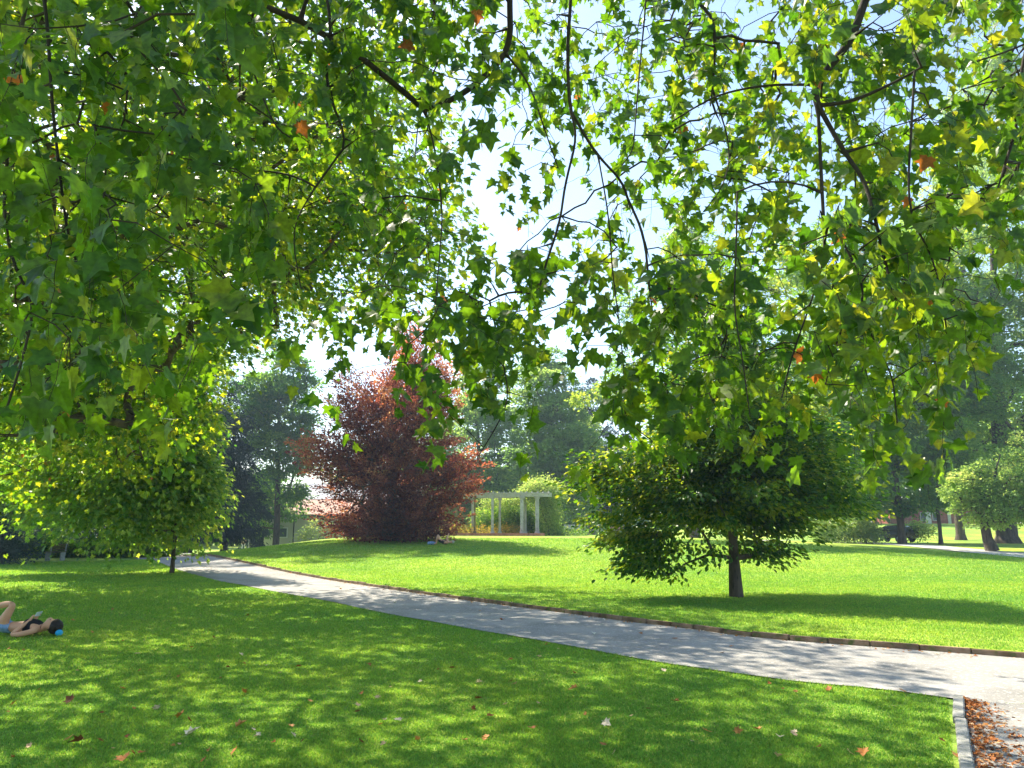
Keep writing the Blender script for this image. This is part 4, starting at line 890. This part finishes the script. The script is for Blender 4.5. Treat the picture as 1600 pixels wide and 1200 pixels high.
def lying_woman():
    D = 12.25; p0 = at(0, 984, D); s = D / 1180.
    root = empty('person', (p0[0] - .04, D, 0)); tag(root, 'woman in shorts lying on the shaded grass at the left, holding a phone up', 'person')
    N_ = [((.06, 0, .12), (.12))]; E = []
    ch = chain(N_, E, 0, [((.22, 0, .12), .092), ((.36, 0, .125), .10), ((.52, 0, .13), .105), ((.62, 0, .125), .08)])
    nk = chain(N_, E, ch, [((.68, 0, .105), .047), ((.71, 0, .125), .050)])
    hd = chain(N_, E, nk, [((.74, 0, .17), .058), ((.80, 0, .158), .096), ((.865, 0, .148), .096), ((.92, 0, .138), .06)])
    N_.append(((.795, 0, .274), .019)); E.append((hd - 2, len(N_) - 1))       # nose
    for sy in (-1, 1):                                                       # shoulders and arms
        a = [((.655, sy * .115, .112), .056), ((.65, sy * .175, .085), .046)]
        if sy < 0: a += [((.50, -.235, .05), .040), ((.375, -.25, .045), .036), ((.44, -.17, .13), .033), ((.51, -.085, .215), .023)]; hnd = (.545, -.065, .25)
        else: a += [((.55, .24, .08), .040), ((.43, .26, .06), .036), ((.48, .16, .14), .033), ((.53, .055, .22), .023)]; hnd = (.56, .035, .252)
        w = chain(N_, E, ch - 1 if False else ch, a)
        h = chain(N_, E, w, [(hnd, .024)])
        for k in range(4):
            fx = -.03 + .02 * k
            chain(N_, E, h, [((hnd[0] + .01 + fx * .4, hnd[1] - sy * -.012 + 0, hnd[2] + .03 + .004 * k), .0095), ((hnd[0] + .035 + fx * .5, hnd[1] + sy * .004, hnd[2] + .055), .0085), ((hnd[0] + .055 + fx * .4, hnd[1] - sy * .012, hnd[2] + .058 + .004 * k), .0078)])
        chain(N_, E, h, [((hnd[0] - .012, hnd[1] - sy * .022, hnd[2] + .028), .011), ((hnd[0] + .01, hnd[1] - sy * .03, hnd[2] + .05), .009)])
    # near leg: knee up, shin crossed over the other knee
    chain(N_, E, 0, [((.10, -.09, .17), .088), ((.18, -.10, .31), .072), ((.265, -.10, .475), .052), ((.17, -.08, .482), .050), ((.04, -.04, .455), .052), ((-.16, .02, .445), .032), ((-.21, .03, .47), .034), ((-.235, .04, .55), .026), ((-.24, .045, .60), .018)])
    chain(N_, E, 0, [((-.03, .10, .15), .088), ((-.14, .10, .25), .072), ((-.28, .10, .37), .050), ((-.36, .10, .30), .046), ((-.44, .10, .20), .050), ((-.58, .10, .07), .032), ((-.62, .10, .04), .034), ((-.72, .10, .035), .028), ((-.80, .10, .03), .018)])
    skinned('body', N_, E, M['skin'], root)
    # clothes
    n1 = [((.40, 0, .127), .135)]; e1 = []
    c1 = chain(n1, e1, 0, [((.52, 0, .14), .140), ((.61, 0, .128), .108)])
    for sy in (-1, 1): chain(n1, e1, c1, [((.645, sy * .08, .125), .058)])
    skinned('top', n1, e1, M['black'], root)
    n2 = [((.07, 0, .12), .132)]; e2 = []
    chain(n2, e2, 0, [((.20, 0, .122), .112), ((.245, 0, .123), .105)])
    chain(n2, e2, 0, [((.10, -.09, .17), .105), ((.15, -.10, .25), .09)]); chain(n2, e2, 0, [((-.03, .10, .15), .10), ((-.10, .10, .21), .088)])
    skinned('shorts', n2, e2, M['denim'], root)
    m = MB(); bmesh.ops.create_icosphere(m.bm, subdivisions=4, radius=1, matrix=Matrix.Translation((.888, 0, .135)) @ Matrix.Diagonal((.108, .106, .114, 1)))
    for v in list(m.bm.verts):
        if v.co.x < .835 + max(0, (v.co.z - .10)) * .25: v.co.z = min(v.co.z, .095)
        v.co.z = max(v.co.z, .012); v.co += Vector((random.uniform(-1, 1), random.uniform(-1, 1), random.uniform(-1, 1))) * .003
    m.build('hair', M['hair'], root, True)
    m = MB(); m.sph((.985, -.05, .05), .052, (1.05, 1, .9), 16); m.build('hair_tie', M['blue'], root, True)
    for sy in (-1, 1): m = MB(); m.sph((.822, sy * .038, .240), .012, (1, 1, .5)); m.build('eye', M['hair'], root, True)
    m = MB(); m.sph((.757, 0, .226), .016, (.5, 1.3, .5)); m.build('mouth', M['redwood'], root, True)
    m = MB(); m.box((0, 0, 0), (.012, .14, .072), ry=R(25), bev=.004); ph = m.build('smartphone', M['screen'])
    ph.location = (p0[0] + .575, D - .01, .325); tag(ph, 'pale smartphone held up by the woman lying on the grass', 'smartphone')
lying_woman()

def reader():                                       # person lying with raised knees below the copper beech
    D = 40.5; x, y = at(692, 868, D)[0], D; z = h1(x, y); root = empty('person', (x, y, z)); tag(root, 'person in black lying with raised knees in the shade of the copper beech', 'person')
    N_ = [((-.12, 0, .12), .12)]; E = []
    c = chain(N_, E, 0, [((.08, 0, .13), .115), ((.24, 0, .14), .125)]); k = chain(N_, E, c, [((.36, 0, .14), .05), ((.44, 0, .15), .08), ((.52, 0, .15), .08)])
    for sy in (-1, 1):
        chain(N_, E, 0, [((-.18, sy * .09, .25), .075), ((-.27, sy * .1, .52), .055), ((-.32, sy * .1, .28), .048), ((-.36, sy * .1, .06), .032), ((-.48, sy * .1, .04), .03)])
        chain(N_, E, c, [((.27, sy * .17, .14), .05), ((.20, sy * .2, .32), .038), ((.27, sy * .1, .52), .026), ((.29, sy * .08, .60), .032)])
    skinned('body', N_, E, M['skin'], root, sub=1)
    n1 = [((-.14, 0, .13), .135)]; e1 = []
    chain(n1, e1, 0, [((.08, 0, .135), .13), ((.27, 0, .145), .14)]); chain(n1, e1, 0, [((-.17, -.09, .22), .09), ((-.21, -.09, .32), .075)]); chain(n1, e1, 0, [((-.17, .09, .22), .09), ((-.21, .09, .32), .075)])
    skinned('clothing', n1, e1, M['black'], root, sub=1)
    m = MB(); m.sph((.52, 0, .15), .085, (.9, 1, 1)); m.build('hair', M['stucco'], root, True)
    xb = at(672, 868, D)[0]; n2 = [((0, 0, .08), (.16, .10))]; e2 = []; chain(n2, e2, 0, [((.2, 0, .07), (.12, .08)), ((.3, 0, .05), .04)]); chain(n2, e2, 0, [((-.18, 0, .06), (.10, .07))])
    b_ = skinned('bag', n2, e2, M['denim'], None); b_.location = (xb, y + .2, h1(xb, y + .2)); tag(b_, 'pale blue bag lying on the grass beside the person under the copper beech', 'bag')
reader()

def walker():
    D = 90; x = at(380, 856, D)[0]; z = h1(x, D); root = empty('person', (x, D, z)); tag(root, 'distant person in light clothes standing on the path beside the lamp', 'person')
    N_ = [((0, 0, .92), .15)]; E = []
    c = chain(N_, E, 0, [((0, 0, 1.12), .14), ((0, 0, 1.34), .16)]); chain(N_, E, c, [((0, 0, 1.47), .055), ((0, -.01, 1.58), .095), ((0, 0, 1.68), .09)])
    for sx in (-1, 1):
        chain(N_, E, 0, [((sx * .1, 0, .8), .10), ((sx * .13, -.05 * sx, .46), .065), ((sx * .17, .1 * sx, .09), .045), ((sx * .17, .1 * sx - .12, .04), .035)])
        chain(N_, E, c, [((sx * .2, 0, 1.38), .055), ((sx * .27, .02, 1.12), .042), ((sx * .22, -.12, .92), .032), ((sx * .20, -.16, .84), .035)])
    skinned('body', N_, E, M['skin'], root, sub=1)
    n1 = [((0, 0, .95), .17)]; e1 = []; cc = chain(n1, e1, 0, [((0, 0, 1.15), .155), ((0, 0, 1.36), .175)])
    for sx in (-1, 1): chain(n1, e1, cc, [((sx * .2, 0, 1.36), .07), ((sx * .25, .01, 1.2), .062)])
    skinned('shirt', n1, e1, M['grey'], root, sub=1)
    n2 = [((0, 0, .9), .175)]; e2 = []
    for sx in (-1, 1): chain(n2, e2, 0, [((sx * .1, 0, .78), .125), ((sx * .13, -.05 * sx, .46), .09), ((sx * .165, .08 * sx, .14), .075)])
    skinned('trousers', n2, e2, M['white'], root, sub=1)
    m = MB(); m.sph((0, .01, 1.66), .11, (1, 1, .9)); m.build('hair', M['grey'], root, True)
walker()

# ------------------------------------------------------------------ fallen leaves
def fallen(u, v, size, tone, label, group, rng, up=.25, name='fallen_leaf'):
    size = size * .72 if size > .09 else size
    x, y = flat(u, v); BV, BF = SHAPES['plane']; V = BV.copy(); V[:, 2] = .35 * np.abs(V[:, 0]) * rng.uniform(.4, 1.8) + .25 * (V[:, 1] - .5) ** 2 * rng.uniform(.2, 1.6); V[:, :2] *= rng.uniform(.75, 1.1, 2)
    V[:, 1] -= .4
    onp = bool(inside(PATHPOLY, np.array([x]), np.array([y]))[0] or inside(np.array(BRANCH), np.array([x]), np.array([y]))[0])
    V = np.vstack([V * size, [[.004, -.4 * size, .002], [-.004, -.4 * size, .002], [.0, -.75 * size, .01]]]); n = len(V)
    F = np.vstack([BF, [[n - 3, n - 2, n - 1]]])
    o = npmesh(name, V, F, M['dry'], None, np.full(n, tone))
    o.location = (x, y, (.018 if onp else .034) + h1(x, y) * 0); o.rotation_euler = (rng.normal(0, up), rng.normal(0, up), rng.uniform(0, 6.28))
    sm = o.modifiers.new('thick', 'SOLIDIFY'); sm.thickness = .0015
    tag(o, label, 'leaf', group); return o
rngf = np.random.default_rng(9)
SP = [(300, 1151, .15, .95, 'large pale dry leaf lying in the small sunlit patch of grass at the lower left'), (376, 1138, .13, .62, 'orange and yellow leaf standing on the grass right of the sunlit patch'),
      (120, 1166, .13, .1, 'dark curled brown leaf on the shaded grass at the lower left'), (192, 1194, .12, .4, 'orange-brown leaf at the bottom edge of the lawn on the left'), (281, 1124, .12, .5, 'upright tan leaf on the grass above the sunlit patch'),
      (623, 1131, .10, .9, 'whitish leaf lying flat on the middle of the front lawn'), (948, 1137, .10, .93, 'white leaf with a dark underside on the front lawn below the path'), (896, 1081, .13, .5, 'wide orange-tan leaf in a sun fleck on the front lawn'),
      (1058, 1101, .10, .45, 'rusty leaf on the sunlit grass below the middle of the path'), (1183, 1146, .11, .5, 'crumpled tan leaf on the lawn left of the concrete kerb'), (1105, 1149, .10, .55, 'flat tan leaf just left of the crumpled one on the lawn'),
      (1350, 1184, .12, .45, 'orange leaf at the bottom of the lawn nearest the concrete kerb'), (1500, 1190, .12, .55, 'brown leaf touching the concrete kerb at the bottom right'), (467, 1046, .10, .35, 'small red-brown leaf in the middle of the left lawn'),
      (706, 1048, .10, .15, 'dark brown leaf on the grass near the path middle'), (832, 1145, .10, .42, 'small orange leaf on the lawn left of the white leaf'), (108, 1099, .12, .12, 'dark twisted leaf on the lawn below the lying woman')]
for u, v, s_, t_, l_ in SP: fallen(u, v, s_, t_, l_, 'fallen leaves on the front lawn', rngf, .35)
for k in range(130):
    u, v = rngf.uniform(0, 1500), 935 + 260 * rngf.random() ** .8
    x, y = flat(u, v)
    if inside(PATHPOLY, np.array([x]), np.array([y]))[0] or kerb_dist(x, y) > -.1: continue
    fallen(u, v, rngf.uniform(.025, .07), rngf.choice([.15, .4, .55, .8, .9]), 'small dry leaf scattered on the grass of the front lawn', 'small dry leaves on the front lawn', rngf, .4)
for k in range(60):
    q = rngf.uniform(0, 1); i_ = int(4 + q ** 1.3 * 180); c_ = KERBR[i_] * (w_ := rngf.choice([.97, .9, .6, .4])) + NEARR[i_] * (1 - w_)
    uu = c_; d_ = None
    o = fallen(1000, 1050, rngf.uniform(.04, .09), rngf.choice([.4, .7, .95, 1.]), 'small dry leaf lying on the gravel path', 'small dry leaves on the path', rngf, .15)
    o.location = (c_[0], c_[1], float(H0(c_[0], c_[1])) + .022)

def litter():                                       # leaf litter against the concrete kerb
    rng = np.random.default_rng(13); n = 1300
    a = rng.uniform(.02, 3.2, n); ac = rng.exponential(.13, n) * (.5 + .6 * a) + .008
    P = CORNER + CDIR * a[:, None] + CNRM * ac[:, None]; n = len(P)
    Pz = np.c_[P, .018 + rng.random(n) * .02 * np.exp(-ac * 4)]
    T_ = nrm(np.c_[rng.standard_normal((n, 2)), rng.normal(0, .25, n)]); Nn = nrm(np.c_[rng.normal(0, .35, (n, 2)), np.ones(n)])
    tag(leaves_mesh('leaf_litter', Pz, T_, Nn, rng.uniform(.018, .058, n), np.clip(rng.normal(.32, .22, n), 0, .95), 'kite', M['dry'], None, rng), 'reddish brown leaf litter drifted against the concrete kerb at the lower right', 'leaf litter', kind='stuff')
    # thin litter along the far kerb
    n = 900; i_ = rng.integers(3, 200, n); f_ = rng.random(n)[:, None]; C = KERBR[i_] * f_ + KERBR[i_ + 1] * (1 - f_) - nK[i_] * rng.exponential(.09, n)[:, None] - nK[i_] * .06
    Pz = np.c_[C, H0(C[:, 0], C[:, 1]) + .02]
    T_ = nrm(np.c_[rng.standard_normal((n, 2)), rng.normal(0, .2, n)]); Nn = nrm(np.c_[rng.normal(0, .4, (n, 2)), np.ones(n)])
    tag(leaves_mesh('leaf_litter', Pz, T_, Nn, rng.uniform(.02, .06, n), np.clip(rng.normal(.6, .25, n), 0, 1), 'kite', M['dry'], None, rng), 'thin scatter of dry leaves along the foot of the long stone kerb', 'leaf litter', kind='stuff')
litter()

# ------------------------------------------------------------------ air, sky, sun
SUN_EL, SUN_AZ = R(50), R(-42)                      # azimuth from straight ahead, negative = to the left
HAZE = 0.0008
if HAZE:
    mb = MB(); mb.box((0, 60, 22), (430, 440, 48))
    m, nt, N, L = newmat('haze'); o_ = N.new('ShaderNodeOutputMaterial'); v_ = N.new('ShaderNodeVolumePrincipled')
    v_.inputs['Color'].default_value = (.62, .80, 1.0, 1); v_.inputs['Density'].default_value = HAZE; v_.inputs['Anisotropy'].default_value = .3
    L.new(v_.outputs[0], o_.inputs['Volume']); tag(mb.build('haze', m), kind='stuff')
w = bpy.data.worlds.new('World'); sc.world = w; w.use_nodes = True
nt = w.node_tree; bg = nt.nodes['Background']; sky = nt.nodes.new('ShaderNodeTexSky'); sky.sky_type = 'NISHITA'; sky.sun_disc = False
sky.sun_elevation = SUN_EL; sky.sun_rotation = SUN_AZ; sky.dust_density = .8; sky.air_density = 1.1; sky.ozone_density = 1.3
nt.links.new(sky.outputs[0], bg.inputs['Color']); bg.inputs['Strength'].default_value = .12
sd = bpy.data.lights.new('sun', 'SUN'); so = bpy.data.objects.new('sun', sd); COL.objects.link(so)
sd.energy = 5.0; sd.angle = R(.55); sd.color = (1.0, .91, .74)
dv = Vector((math.sin(SUN_AZ) * math.cos(SUN_EL), math.cos(SUN_AZ) * math.cos(SUN_EL), math.sin(SUN_EL)))
so.rotation_euler = dv.to_track_quat('Z', 'Y').to_euler(); so.location = (0, 0, 40)
sc.view_settings.view_transform = 'Standard'; sc.view_settings.look = 'None'; sc.view_settings.exposure = 1.48; sc.view_settings.gamma = 1
sc.render.engine = 'CYCLES'; c = sc.cycles
c.max_bounces = 7; c.diffuse_bounces = 4; c.transmission_bounces = 5; c.glossy_bounces = 2; c.transparent_max_bounces = 4; c.volume_bounces = 0
c.sample_clamp_indirect = 6; c.use_adaptive_sampling = True; c.adaptive_threshold = .02
c.use_denoising = True
